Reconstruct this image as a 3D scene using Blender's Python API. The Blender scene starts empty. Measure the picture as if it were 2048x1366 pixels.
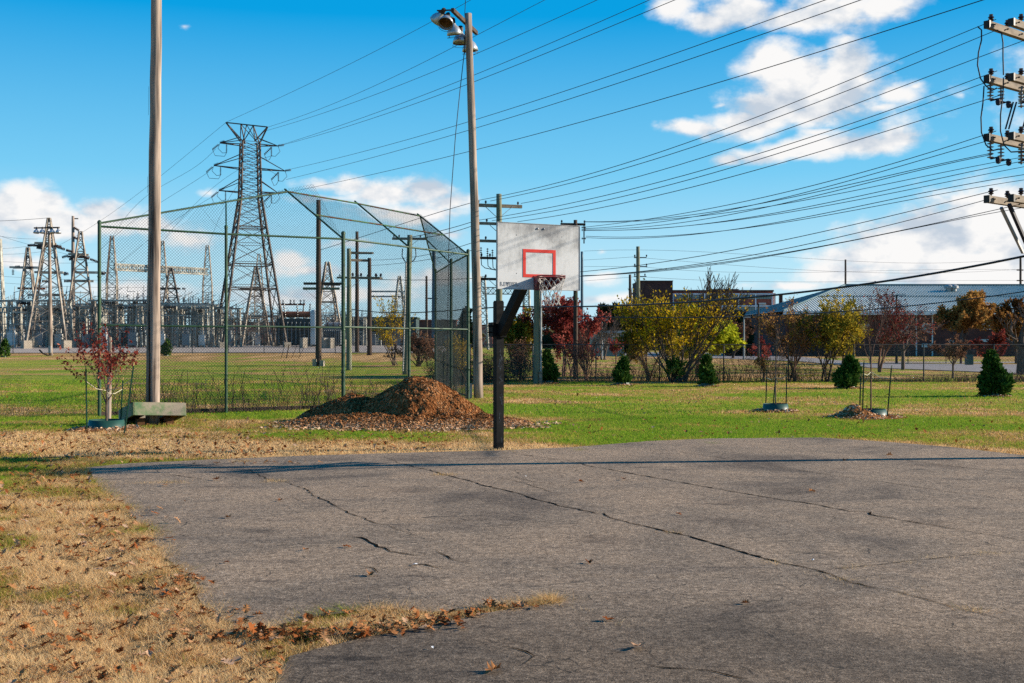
import bpy, math, random
import numpy as np
from mathutils import Vector, Matrix
from mathutils.geometry import tessellate_polygon

random.seed(7)
RNG = np.random.default_rng(11)
C = bpy.context.scene.collection
R = math.radians
F, CX, CY, H = 2350.0, 1024.0, 683.0, 1.87

# ------------------------------------------------------------------ places
def sstep(a, b, t):
    t = np.clip((t - a) / (b - a), 0, 1)
    return t * t * (3 - 2 * t)

def terrain(x, y):
    ratio = x / np.maximum(y, 1.0)
    return 1.1 * sstep(120, 185, y) * (1 - sstep(-0.12, 0.02, ratio))

def P(px, py, Y):
    return Vector(((px - CX) / F * Y, Y, H + (CY - py) / F * Y))

def G(px, py):
    Y = H * F / (py - CY)
    return Vector(((px - CX) / F * Y, Y, 0.0))

def GY(px, Y):
    X = (px - CX) / F * Y
    return Vector((X, Y, float(terrain(X, Y))))

def hgt(py, Y):
    return H + (CY - py) / F * Y

# ------------------------------------------------------------------ noise
def vnoise(x, y, seed=0):
    xi = np.floor(x).astype(np.int64); yi = np.floor(y).astype(np.int64)
    fx = x - xi; fy = y - yi
    fx = fx * fx * (3 - 2 * fx); fy = fy * fy * (3 - 2 * fy)
    def h(a, b):
        n = (a * 374761393 + b * 668265263 + seed * 1442695041) & 0x7fffffff
        n = ((n ^ (n >> 13)) * 1274126177) & 0x7fffffff
        return ((n ^ (n >> 16)) & 0xffff) / 65535.0
    a = h(xi, yi); b = h(xi + 1, yi); c = h(xi, yi + 1); d = h(xi + 1, yi + 1)
    return (a * (1 - fx) + b * fx) * (1 - fy) + (c * (1 - fx) + d * fx) * fy

def fbm(x, y, seed=0, o=4):
    s = 0; a = 0.5; t = 0
    for k in range(o):
        s = s + a * vnoise(x * 2 ** k, y * 2 ** k, seed + k); t += a; a *= 0.55
    return s / t

def dryness(x, y):
    """0 lush green .. 1 straw"""
    n = fbm(x / 3.2 + 50, y / 2.6 + 50, 3, 4)
    n2 = fbm(x / 0.5 + 9, y / 0.5 + 9, 8, 3)
    d = (n - 0.5) * 1.9 + 0.33 + (n2 - 0.5) * 0.9
    near_left = (1 - sstep(12, 20, y)) * (0.60 - 0.55 * sstep(.60, .72, fbm(x * 1.5 + 4, y * 1.1, 17, 3)) - .35 * (1 - sstep(6.5, 7.6, y)) * sstep(.45, .6, fbm(x * 2.2 + 4, y * 2.2, 19, 3)))
    edge = np.exp(-((y - 21.8 - 0.04 * x) / 2.6) ** 2) * 0.42 * (1 - sstep(-2.0, 1.5, x))
    edge_r = np.exp(-((y - 20.8 + 0.35 * (x - 6)) / 1.2) ** 2) * 0.55 * sstep(4, 7, x)
    court = np.exp(-((y - 20.3) / 0.9) ** 2) * 0.18
    gr = np.exp(-(((x - 1.8) / 2.6) ** 2 + ((y - 22.2) / 1.1) ** 2)) * 0.5
    far = sstep(95, 140, y) * 0.5 * (1 - sstep(-0.12, 0.0, x / np.maximum(y, 1)))
    beyond = sstep(56, 60, y) * 0.28 * sstep(-0.02, 0.06, x / np.maximum(y, 1))
    return np.clip(d + near_left + edge + edge_r + court - gr + far + beyond, 0, 1)

# ------------------------------------------------------------------ mesh helper
class MB:
    def __init__(s):
        s.v = []; s.f = []; s.m = []; s.smooth = False
    def add(s, vs, fs, mi=0):
        o = len(s.v); s.v += [tuple(p) for p in vs]
        s.f += [tuple(i + o for i in f) for f in fs]; s.m += [mi] * len(fs)
    def box(s, c, size, rz=0, M=None, mi=0):
        x, y, z = size[0] / 2, size[1] / 2, size[2] / 2
        vs = [Vector(p) for p in ((-x, -y, -z), (x, -y, -z), (x, y, -z), (-x, y, -z), (-x, -y, z), (x, -y, z), (x, y, z), (-x, y, z))]
        T = M if M is not None else Matrix.Translation(Vector(c)) @ Matrix.Rotation(rz, 4, 'Z')
        s.add([T @ p for p in vs], [(0, 3, 2, 1), (4, 5, 6, 7), (0, 1, 5, 4), (1, 2, 6, 5), (2, 3, 7, 6), (3, 0, 4, 7)], mi)
    def bar(s, a, b, w, h=None, mi=0, up=Vector((0, 0, 1))):
        a = Vector(a); b = Vector(b); h = h or w
        d = b - a
        if d.length < 1e-6: return
        d.normalize()
        sx = d.cross(up)
        if sx.length < 1e-3: sx = d.cross(Vector((0, 1, 0)))
        sx.normalize(); sy = sx.cross(d)
        vs = []
        for q in (a, b):
            for i, j in ((-1, -1), (1, -1), (1, 1), (-1, 1)):
                vs.append(q + sx * (i * w / 2) + sy * (j * h / 2))
        s.add(vs, [(0, 1, 2, 3), (7, 6, 5, 4), (0, 4, 5, 1), (1, 5, 6, 2), (2, 6, 7, 3), (3, 7, 4, 0)], mi)
    def tri(s, a, b, r, mi=0):
        """three sided wire"""
        a = Vector(a); b = Vector(b); d = b - a
        if d.length < 1e-5: return
        d.normalize()
        sx = d.cross(Vector((0.13, 0.2, 0.97)))
        if sx.length < 1e-3: sx = d.cross(Vector((1, 0, 0)))
        sx.normalize(); sy = sx.cross(d)
        vs = []
        for q in (a, b):
            for k in range(3):
                an = k * 2.0944
                vs.append(q + sx * (r * math.cos(an)) + sy * (r * math.sin(an)))
        s.add(vs, [(0, 1, 4, 3), (1, 2, 5, 4), (2, 0, 3, 5)], mi)
    def tube(s, pts, rad, n=8, cap=True, mi=0):
        pts = [Vector(p) for p in pts]
        if not hasattr(rad, '__len__'): rad = [rad] * len(pts)
        vs = []; prev = None
        for i, p in enumerate(pts):
            d = (pts[min(i + 1, len(pts) - 1)] - pts[max(i - 1, 0)])
            if d.length < 1e-9: d = Vector((0, 0, 1))
            d.normalize()
            if prev is None:
                sx = d.cross(Vector((0, 1, 0.01)))
                if sx.length < 1e-3: sx = d.cross(Vector((1, 0, 0)))
            else:
                sx = prev - d * prev.dot(d)
                if sx.length < 1e-4: sx = d.orthogonal()
            sx.normalize(); prev = sx; sy = sx.cross(d)
            for k in range(n):
                an = 2 * math.pi * k / n
                vs.append(p + (sx * math.cos(an) + sy * math.sin(an)) * rad[i])
        fs = []
        for i in range(len(pts) - 1):
            for k in range(n):
                k2 = (k + 1) % n
                fs.append((i * n + k, i * n + k2, (i + 1) * n + k2, (i + 1) * n + k))
        if cap:
            fs.append(tuple(range(n))[::-1]); fs.append(tuple((len(pts) - 1) * n + k for k in range(n)))
        s.add(vs, fs, mi)
    def lathe(s, o, prof, n=12, axis=Vector((0, 0, 1)), mi=0):
        """prof: (radius, height along axis)"""
        o = Vector(o); axis = axis.normalized()
        sx = axis.orthogonal().normalized(); sy = axis.cross(sx)
        vs = []
        for r, z in prof:
            for k in range(n):
                an = 2 * math.pi * k / n
                vs.append(o + axis * z + (sx * math.cos(an) + sy * math.sin(an)) * r)
        fs = []
        for i in range(len(prof) - 1):
            for k in range(n):
                k2 = (k + 1) % n
                fs.append((i * n + k, i * n + k2, (i + 1) * n + k2, (i + 1) * n + k))
        s.add(vs, fs, mi)
    def build(s, name, mats, parent=None, smooth=False):
        me = bpy.data.meshes.new(name)
        me.from_pydata(s.v, [], s.f)
        if not isinstance(mats, (list, tuple)): mats = [mats]
        for m in mats: me.materials.append(m)
        if len(mats) > 1:
            me.polygons.foreach_set('material_index', s.m)
        if smooth:
            me.polygons.foreach_set('use_smooth', [True] * len(me.polygons))
        me.update()
        o = bpy.data.objects.new(name, me); C.objects.link(o)
        if parent is not None: o.parent = parent; o.matrix_parent_inverse = parent_inv(parent)
        return o

def parent_inv(p):
    return Matrix.LocRotScale(p.location, p.rotation_euler, p.scale).inverted() if p.parent is None else Matrix.Identity(4) if p.get('_raw') else full(p).inverted()

def full(p):
    M = Matrix.LocRotScale(p.location, p.rotation_euler, p.scale)
    if p.parent is not None:
        M = full(p.parent) @ p.matrix_parent_inverse @ M
    return M

def mesh_np(name, verts, faces, mats, parent=None, attrs=None, smooth=False):
    """verts Nx3, faces MxK arrays"""
    me = bpy.data.meshes.new(name)
    nv, nf, k = len(verts), len(faces), faces.shape[1]
    me.vertices.add(nv); me.vertices.foreach_set('co', np.asarray(verts, dtype=np.float32).ravel())
    me.loops.add(nf * k); me.loops.foreach_set('vertex_index', np.asarray(faces, dtype=np.int32).ravel())
    me.polygons.add(nf)
    me.polygons.foreach_set('loop_start', np.arange(0, nf * k, k, dtype=np.int32))
    me.polygons.foreach_set('loop_total', np.full(nf, k, dtype=np.int32))
    if smooth: me.polygons.foreach_set('use_smooth', np.ones(nf, dtype=bool))
    me.update(calc_edges=True)
    for a, val in (attrs or {}).items():
        at = me.attributes.new(a, 'FLOAT', 'POINT'); at.data.foreach_set('value', np.asarray(val, dtype=np.float32))
    if not isinstance(mats, (list, tuple)): mats = [mats]
    for m in mats: me.materials.append(m)
    me.validate()
    o = bpy.data.objects.new(name, me); C.objects.link(o)
    if parent is not None: o.parent = parent; o.matrix_parent_inverse = parent_inv(parent)
    return o

def tag(o, label=None, cat=None, group=None, kind=None):
    if label: o['label'] = label
    if cat: o['category'] = cat
    if group: o['group'] = group
    if kind: o['kind'] = kind
    return o

def thing(name, label, cat, loc=(0, 0, 0), group=None, rz=0):
    o = bpy.data.objects.new(name, None); C.objects.link(o)
    o.empty_display_size = 0.2
    o.location = loc; o.rotation_euler = (0, 0, rz)
    return tag(o, label, cat, group)

def dup(root, loc, rz=0, label=None, group=None, scale=None):
    r = root.copy(); C.objects.link(r); r.location = loc; r.rotation_euler = (0, 0, rz)
    if scale: r.scale = scale
    if label: r['label'] = label
    if group: r['group'] = group
    for ch in list(root.children):
        c = ch.copy(); C.objects.link(c); c.parent = r; c.matrix_parent_inverse = ch.matrix_parent_inverse.copy()
        for g in ch.children:
            d = g.copy(); C.objects.link(d); d.parent = c; d.matrix_parent_inverse = g.matrix_parent_inverse.copy()
    return r

# ------------------------------------------------------------------ materials
def newmat(name):
    m = bpy.data.materials.new(name); m.use_nodes = True
    nt = m.node_tree; b = nt.nodes['Principled BSDF']
    return m, nt, b

def ramp(nt, stops, fac, interp='LINEAR'):
    r = nt.nodes.new('ShaderNodeValToRGB'); r.color_ramp.interpolation = interp
    e = r.color_ramp.elements
    while len(e) < len(stops): e.new(0.5)
    for el, (p, c) in zip(e, stops):
        el.position = p; el.color = (c[0], c[1], c[2], 1)
    nt.links.new(fac, r.inputs[0]); return r.outputs[0]

def noise(nt, scale, detail=5, rough=0.6, stretch=None, coord='Object', dist=0.0):
    tc = nt.nodes.new('ShaderNodeTexCoord')
    src = tc.outputs[coord]
    if stretch:
        mp = nt.nodes.new('ShaderNodeMapping'); mp.inputs['Scale'].default_value = stretch
        nt.links.new(src, mp.inputs[0]); src = mp.outputs[0]
    n = nt.nodes.new('ShaderNodeTexNoise'); n.inputs['Scale'].default_value = scale
    n.inputs['Detail'].default_value = detail; n.inputs['Roughness'].default_value = rough
    n.inputs['Distortion'].default_value = dist
    nt.links.new(src, n.inputs['Vector']); return n.outputs['Fac']

def bump(nt, b, h, strength=0.3, dist=0.02):
    bp = nt.nodes.new('ShaderNodeBump'); bp.inputs['Strength'].default_value = strength
    bp.inputs['Distance'].default_value = dist
    nt.links.new(h, bp.inputs['Height']); nt.links.new(bp.outputs[0], b.inputs['Normal'])

def mat_noise(name, c0, c1, scale=8, rough=0.8, stretch=None, metal=0.0, bmp=0.2, detail=5, lo=0.3, hi=0.7, spec=0.3, bd=0.01, k=None):
    m, nt, b = newmat(name)
    n = noise(nt, scale, detail, 0.6, stretch)
    nt.links.new(ramp(nt, [(lo, kc(c0, k)), (hi, kc(c1, k))], n), b.inputs['Base Color'])
    b.inputs['Roughness'].default_value = rough; b.inputs['Metallic'].default_value = metal
    b.inputs['Specular IOR Level'].default_value = spec
    if bmp: bump(nt, b, n, bmp, bd)
    return m

M = {}
KAL = 0.74
def kc(c, k=None):
    k = KAL if k is None else k
    return tuple(x * k for x in c)
M['pole_wood'] = mat_noise('weathered_pole_wood', (0.06, 0.042, 0.034), (0.50, 0.39, 0.31), 11, 0.9, (1, 1, 0.05), bmp=0.9, lo=0.3, hi=0.62, detail=10)
M['dark_wood'] = mat_noise('creosoted_pole_wood', (0.035, 0.022, 0.016), (0.11, 0.075, 0.055), 9, 0.9, (1, 1, 0.06), bmp=0.4)
M['green_wood'] = mat_noise('treated_green_wood', (0.14, 0.15, 0.10), (0.27, 0.27, 0.18), 10, 0.9, (1, 1, 0.05), bmp=0.4)
M['arm_wood'] = mat_noise('crossarm_wood', (0.13, 0.10, 0.075), (0.42, 0.34, 0.25), 8, 0.85, (0.3, 0.3, 1), bmp=0.3)
M['black_steel'] = mat_noise('black_painted_steel', (0.004, 0.0045, 0.005), (0.010, 0.011, 0.013), 9, 0.6, bmp=0.0, spec=0.12, lo=0.4, hi=0.7)
M['green_paint'] = mat_noise('green_painted_pipe', (0.008, 0.04, 0.017), (0.025, 0.11, 0.035), 6, 0.55, bmp=0.1, spec=0.5, k=0.62)
M['rust'] = mat_noise('rusted_pipe', (0.10, 0.035, 0.015), (0.06, 0.15, 0.06), 3, 0.8, bmp=0.2, lo=0.42, hi=0.56)
M['chain'] = mat_noise('chain_link_wire', (0.015, 0.022, 0.02), (0.04, 0.055, 0.05), 2, 0.6, metal=0.3, bmp=0)
M['chain_far'] = mat_noise('galvanised_wire', (0.10, 0.09, 0.08), (0.2, 0.19, 0.17), 2, 0.6, metal=0.5, bmp=0)
M['galv'] = mat_noise('galvanised_steel', (0.20, 0.20, 0.20), (0.42, 0.41, 0.39), 5, 0.5, metal=0.3, bmp=0.05, k=1.0)
M['tower_steel'] = mat_noise('rusty_lattice_steel', (0.035, 0.025, 0.022), (0.13, 0.105, 0.088), 0.6, 0.75, metal=0.1, bmp=0, lo=0.35, hi=0.65, k=1.0)
M['tower_grey'] = mat_noise('weathered_lattice_steel', (0.05, 0.035, 0.03), (0.36, 0.31, 0.25), 0.5, 0.7, metal=0.1, bmp=0, lo=0.35, hi=0.62, k=1.0)
M['tower_rust'] = mat_noise('red_primed_steel', (0.22, 0.06, 0.03), (0.40, 0.16, 0.09), 0.7, 0.8, bmp=0)
M['bus'] = mat_noise('substation_steelwork', (0.13, 0.12, 0.10), (0.46, 0.44, 0.37), 0.7, 0.7, bmp=0, lo=0.35, hi=0.6, k=1.0)
M['insul'] = mat_noise('brown_porcelain', (0.02, 0.01, 0.01), (0.05, 0.025, 0.02), 5, 0.25, bmp=0, spec=0.6)
M['insul_grey'] = mat_noise('grey_porcelain', (0.10, 0.12, 0.15), (0.25, 0.28, 0.33), 5, 0.25, bmp=0, spec=0.6)
M['concrete'] = mat_noise('concrete', (0.34, 0.28, 0.21), (0.50, 0.43, 0.34), 3, 0.9, bmp=0.2)
M['wire'] = mat_noise('black_cable', (0.010, 0.012, 0.022), (0.02, 0.022, 0.04), 3, 0.6, bmp=0)
M['lamp'] = mat_noise('spun_aluminium', (0.42, 0.44, 0.46), (0.68, 0.7, 0.72), 6, 0.35, metal=0.6, bmp=0)
M['lamp_dark'] = mat_noise('dark_lamp_housing', (0.01, 0.009, 0.008), (0.05, 0.035, 0.02), 6, 0.5, bmp=0)
M['lamp_in'] = mat_noise('tarnished_reflector', (0.10, 0.045, 0.012), (0.28, 0.15, 0.05), 5, 0.4, bmp=0)
M['brick'] = mat_noise('red_brick', (0.26, 0.06, 0.045), (0.42, 0.12, 0.085), 1.5, 0.9, bmp=0, k=1.0)
M['brick_dark'] = mat_noise('dark_brick', (0.05, 0.022, 0.02), (0.11, 0.05, 0.042), 1.0, 0.9, bmp=0, k=1.0)
M['brick_pink'] = mat_noise('faded_brick', (0.32, 0.11, 0.085), (0.45, 0.19, 0.15), 0.8, 0.9, bmp=0, k=1.0)
M['white_frame'] = mat_noise('painted_concrete_frame', (0.70, 0.70, 0.76), (0.82, 0.82, 0.87), 0.8, 0.85, bmp=0, k=1.0)
M['glass'] = mat_noise('window_glass', (0.05, 0.12, 0.13), (0.16, 0.28, 0.28), 1.2, 0.15, bmp=0, spec=0.7, k=1.0)
M['pale_glass'] = mat_noise('pale_window_glass', (0.30, 0.40, 0.42), (0.45, 0.55, 0.56), 1.2, 0.2, bmp=0, spec=0.7, k=1.0)
M['roof_metal'] = mat_noise('standing_seam_roof', (0.74, 0.76, 0.70), (0.90, 0.91, 0.85), 0.4, 0.6, metal=0.0, bmp=0, k=1.0)
M['roof_seam'] = mat_noise('dark_roof_seam', (0.07, 0.13, 0.135), (0.12, 0.19, 0.2), 0.4, 0.5, bmp=0, k=1.0)
M['fascia'] = mat_noise('pale_fascia', (0.5, 0.54, 0.54), (0.62, 0.66, 0.66), 0.4, 0.6, bmp=0, k=1.0)
M['grey_steel'] = mat_noise('grey_painted_steel', (0.20, 0.23, 0.24), (0.32, 0.35, 0.36), 1, 0.5, bmp=0)
M['tank_dark'] = mat_noise('dark_transformer_paint', (0.04, 0.05, 0.05), (0.09, 0.10, 0.10), 1, 0.6, bmp=0)
M['tank_white'] = mat_noise('white_tank_paint', (0.50, 0.48, 0.44), (0.66, 0.64, 0.60), 1, 0.6, bmp=0, k=1.0)
M['teal_shed'] = mat_noise('dark_teal_cladding', (0.03, 0.06, 0.065), (0.06, 0.10, 0.10), 1, 0.7, bmp=0)
M['green_roof'] = mat_noise('dark_green_roofing', (0.02, 0.05, 0.03), (0.035, 0.075, 0.045), 1, 0.7, bmp=0)
M['blue_steel'] = mat_noise('blue_grey_steel_pole', (0.05, 0.11, 0.15), (0.08, 0.15, 0.2), 1, 0.5, bmp=0)
M['collar'] = mat_noise('green_plastic_ring', (0.015, 0.085, 0.06), (0.03, 0.13, 0.09), 5, 0.45, bmp=0, spec=0.5, k=0.5)
M['stake'] = mat_noise('green_enamel_stake', (0.008, 0.05, 0.03), (0.015, 0.08, 0.05), 5, 0.5, bmp=0)
M['stake_tip'] = mat_noise('bare_stake_tip', (0.5, 0.33, 0.10), (0.65, 0.45, 0.2), 5, 0.6, bmp=0)
M['rope'] = mat_noise('pale_tie_strap', (0.55, 0.50, 0.33), (0.75, 0.70, 0.5), 20, 0.8, bmp=0)
M['rim'] = mat_noise('dark_red_rim', (0.10, 0.006, 0.010), (0.20, 0.015, 0.02), 8, 0.4, bmp=0.05, spec=0.5)
M['net'] = mat_noise('dirty_white_net', (0.42, 0.38, 0.34), (0.72, 0.68, 0.62), 20, 0.9, bmp=0)
M['red'] = mat_noise('red_paint', (0.62, 0.01, 0.008), (0.78, 0.03, 0.015), 7, 0.6, bmp=0, lo=0.2, hi=0.5)
M['bright_red'] = mat_noise('bright_red_paint', (0.7, 0.015, 0.015), (0.8, 0.03, 0.03), 7, 0.5, bmp=0)
M['bolt'] = mat_noise('zinc_bolt', (0.35, 0.36, 0.38), (0.6, 0.6, 0.62), 20, 0.35, metal=0.8, bmp=0)
M['pencil'] = mat_noise('faint_marker', (0.10, 0.09, 0.09), (0.2, 0.19, 0.18), 30, 0.8, bmp=0)
M['scratch'] = mat_noise('pale_scratches', (0.10, 0.13, 0.16), (0.2, 0.24, 0.28), 30, 0.8, bmp=0)
M['bark'] = mat_noise('grey_brown_bark', (0.07, 0.045, 0.035), (0.20, 0.145, 0.115), 12, 0.9, (1, 1, 0.3), bmp=0.3)
M['bark_dark'] = mat_noise('dark_bark', (0.03, 0.02, 0.017), (0.085, 0.06, 0.048), 12, 0.9, (1, 1, 0.3), bmp=0.3)
M['twig_red'] = mat_noise('reddish_twigs', (0.12, 0.055, 0.04), (0.26, 0.14, 0.10), 6, 0.9, bmp=0)
M['straw_stem'] = mat_noise('dead_brush_stems', (0.16, 0.09, 0.05), (0.38, 0.25, 0.14), 3, 0.9, bmp=0)
M['litter_white'] = mat_noise('white_litter', (0.6, 0.6, 0.6), (0.8, 0.8, 0.8), 20, 0.7, bmp=0)
M['box_under'] = mat_noise('rusty_brown_underside', (0.09, 0.035, 0.012), (0.20, 0.09, 0.035), 4, 0.9, bmp=0.1)

def m_box():
    m, nt, b = newmat('worn_green_paint')
    n = noise(nt, 2.6, 6, 0.65)
    nt.links.new(ramp(nt, [(0.36, (0.035, 0.12, 0.045)), (0.47, (0.12, 0.16, 0.07)), (0.58, (0.24, 0.20, 0.14))], n), b.inputs['Base Color'])
    b.inputs['Roughness'].default_value = 0.75; bump(nt, b, n, 0.2); return m
M['box'] = m_box()

def m_board():
    m, nt, b = newmat('weathered_aluminium_board')
    n = noise(nt, 2.4, 9, 0.72)
    fine = noise(nt, 40, 4, 0.7, (1, 1, 0.15))
    tc = nt.nodes.new('ShaderNodeTexCoord'); sp = nt.nodes.new('ShaderNodeSeparateXYZ'); nt.links.new(tc.outputs['Generated'], sp.inputs[0])
    mr = nt.nodes.new('ShaderNodeMapRange'); mr.inputs[1].default_value = 0.35; mr.inputs[2].default_value = 1.0; mr.inputs[3].default_value = 0.0; mr.inputs[4].default_value = 0.20
    nt.links.new(sp.outputs['Z'], mr.inputs[0])
    a = nt.nodes.new('ShaderNodeMath'); a.operation = 'ADD'; nt.links.new(n, a.inputs[0]); nt.links.new(mr.outputs[0], a.inputs[1])
    a2 = nt.nodes.new('ShaderNodeMath'); a2.operation = 'MULTIPLY_ADD'; nt.links.new(fine, a2.inputs[0]); a2.inputs[1].default_value = 0.2; nt.links.new(a.outputs[0], a2.inputs[2])
    nt.links.new(ramp(nt, [(0.56, (0.54, 0.54, 0.53)), (0.70, (0.41, 0.41, 0.40)), (0.86, (0.19, 0.19, 0.19))], a2.outputs[0]), b.inputs['Base Color'])
    b.inputs['Roughness'].default_value = 0.6; b.inputs['Metallic'].default_value = 0.0
    return m
M['board'] = m_board()

def m_ground():
    m, nt, b = newmat('lawn_ground')
    at = nt.nodes.new('ShaderNodeAttribute'); at.attribute_name = 'dry'
    n = noise(nt, 5.0, 9, 0.75, coord='Object')
    n2 = noise(nt, 45.0, 6, 0.8, coord='Object')
    a = nt.nodes.new('ShaderNodeMath'); a.operation = 'MULTIPLY_ADD'; nt.links.new(n, a.inputs[0]); a.inputs[1].default_value = 0.9
    sub = nt.nodes.new('ShaderNodeMath'); sub.operation = 'SUBTRACT'; nt.links.new(at.outputs['Fac'], sub.inputs[0]); sub.inputs[1].default_value = 0.45
    nt.links.new(sub.outputs[0], a.inputs[2])
    col = ramp(nt, [(p_, kc(c_)) for p_, c_ in [(0.10, (0.21, 0.285, 0.028)), (0.36, (0.36, 0.36, 0.055)), (0.58, (0.40, 0.27, 0.09)), (0.75, (0.48, 0.27, 0.11)), (0.9, (0.66, 0.40, 0.18))]], a.outputs[0])
    mx = nt.nodes.new('ShaderNodeMixRGB'); mx.blend_type = 'MULTIPLY'; mx.inputs[0].default_value = 1.0
    nt.links.new(col, mx.inputs[1]); nt.links.new(ramp(nt, [(0.3, (0.45, 0.42, 0.38)), (0.62, (1.25, 1.25, 1.2))], n2), mx.inputs[2])
    nt.links.new(mx.outputs[0], b.inputs['Base Color'])
    b.inputs['Roughness'].default_value = 1.0; b.inputs['Specular IOR Level'].default_value = 0.05
    bump(nt, b, n2, 0.9, 0.05); return m
M['ground'] = m_ground()

def m_blade(name, stops, attr='tint', transl=0.35):
    m, nt, b = newmat(name)
    at = nt.nodes.new('ShaderNodeAttribute'); at.attribute_name = attr
    col = ramp(nt, [(p_, kc(c_)) for p_, c_ in stops], at.outputs['Fac'])
    out = nt.nodes['Material Output']
    d = nt.nodes.new('ShaderNodeBsdfDiffuse'); t = nt.nodes.new('ShaderNodeBsdfTranslucent')
    nt.links.new(col, d.inputs[0]); nt.links.new(col, t.inputs[0])
    mx = nt.nodes.new('ShaderNodeMixShader'); mx.inputs[0].default_value = transl
    nt.links.new(d.outputs[0], mx.inputs[1]); nt.links.new(t.outputs[0], mx.inputs[2])
    nt.links.new(mx.outputs[0], out.inputs['Surface']); nt.nodes.remove(b); return m
M['grass'] = m_blade('grass_blades', [(0.0, (0.20, 0.38, 0.025)), (0.3, (0.46, 0.50, 0.06)), (0.5, (0.50, 0.34, 0.095)), (0.62, (0.30, 0.15, 0.06)), (0.74, (0.90, 0.50, 0.19)), (1.0, (1.0, 0.71, 0.37))], 'tint', 0.4)
M['dead_leaf'] = m_blade('dead_oak_leaves', [(0.0, (0.13, 0.035, 0.015)), (0.35, (0.34, 0.11, 0.035)), (0.7, (0.50, 0.24, 0.10)), (1.0, (0.66, 0.45, 0.31))], 'tint', 0.15)
M['chips'] = m_blade('wood_chips', [(0.0, (0.08, 0.026, 0.010)), (0.3, (0.27, 0.095, 0.032)), (0.6, (0.50, 0.235, 0.095)), (1.0, (0.84, 0.58, 0.37))], 'tint', 0.0)
M['chip_base'] = mat_noise('packed_wood_chips', (0.14, 0.045, 0.013), (0.46, 0.19, 0.06), 22, 1.0, bmp=0.8, spec=0.05, bd=0.04)
M['lf_yellow'] = m_blade('yellow_leaves', [(0.0, (0.22, 0.17, 0.015)), (0.5, (0.62, 0.42, 0.015)), (1.0, (0.92, 0.60, 0.03))])
M['lf_yg'] = m_blade('yellow_green_leaves', [(0.0, (0.09, 0.09, 0.015)), (0.5, (0.28, 0.23, 0.03)), (1.0, (0.62, 0.44, 0.05))])
M['lf_willow'] = m_blade('willow_leaves', [(0.0, (0.20, 0.24, 0.015)), (0.5, (0.50, 0.52, 0.03)), (1.0, (0.78, 0.74, 0.06))])
M['lf_red'] = m_blade('crimson_leaves', [(0.0, (0.10, 0.018, 0.018)), (0.5, (0.32, 0.055, 0.045)), (1.0, (0.60, 0.19, 0.14))])
M['lf_redor'] = m_blade('red_orange_leaves', [(0.0, (0.13, 0.025, 0.025)), (0.5, (0.32, 0.065, 0.045)), (1.0, (0.55, 0.20, 0.12))])
M['lf_orange'] = m_blade('rust_orange_leaves', [(0.0, (0.14, 0.06, 0.02)), (0.5, (0.40, 0.20, 0.06)), (1.0, (0.66, 0.38, 0.10))])
M['lf_brown'] = m_blade('brown_leaves', [(0.0, (0.09, 0.045, 0.03)), (0.5, (0.22, 0.11, 0.07)), (1.0, (0.38, 0.21, 0.12))])
M['lf_everg'] = m_blade('arborvitae_foliage', [(0.0, (0.014, 0.04, 0.008)), (0.45, (0.045, 0.11, 0.02)), (0.8, (0.12, 0.20, 0.04)), (1.0, (0.26, 0.26, 0.08))], 'tint', 0.15)
M['lf_conifer'] = m_blade('dark_conifer_foliage', [(0.0, (0.008, 0.018, 0.010)), (0.5, (0.018, 0.035, 0.018)), (1.0, (0.035, 0.06, 0.03))], 'tint', 0.1)
M['lf_dull'] = m_blade('dull_treeline', [(0.0, (0.03, 0.035, 0.02)), (0.5, (0.07, 0.07, 0.035)), (1.0, (0.13, 0.11, 0.05))], 'tint', 0.1)

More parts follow.
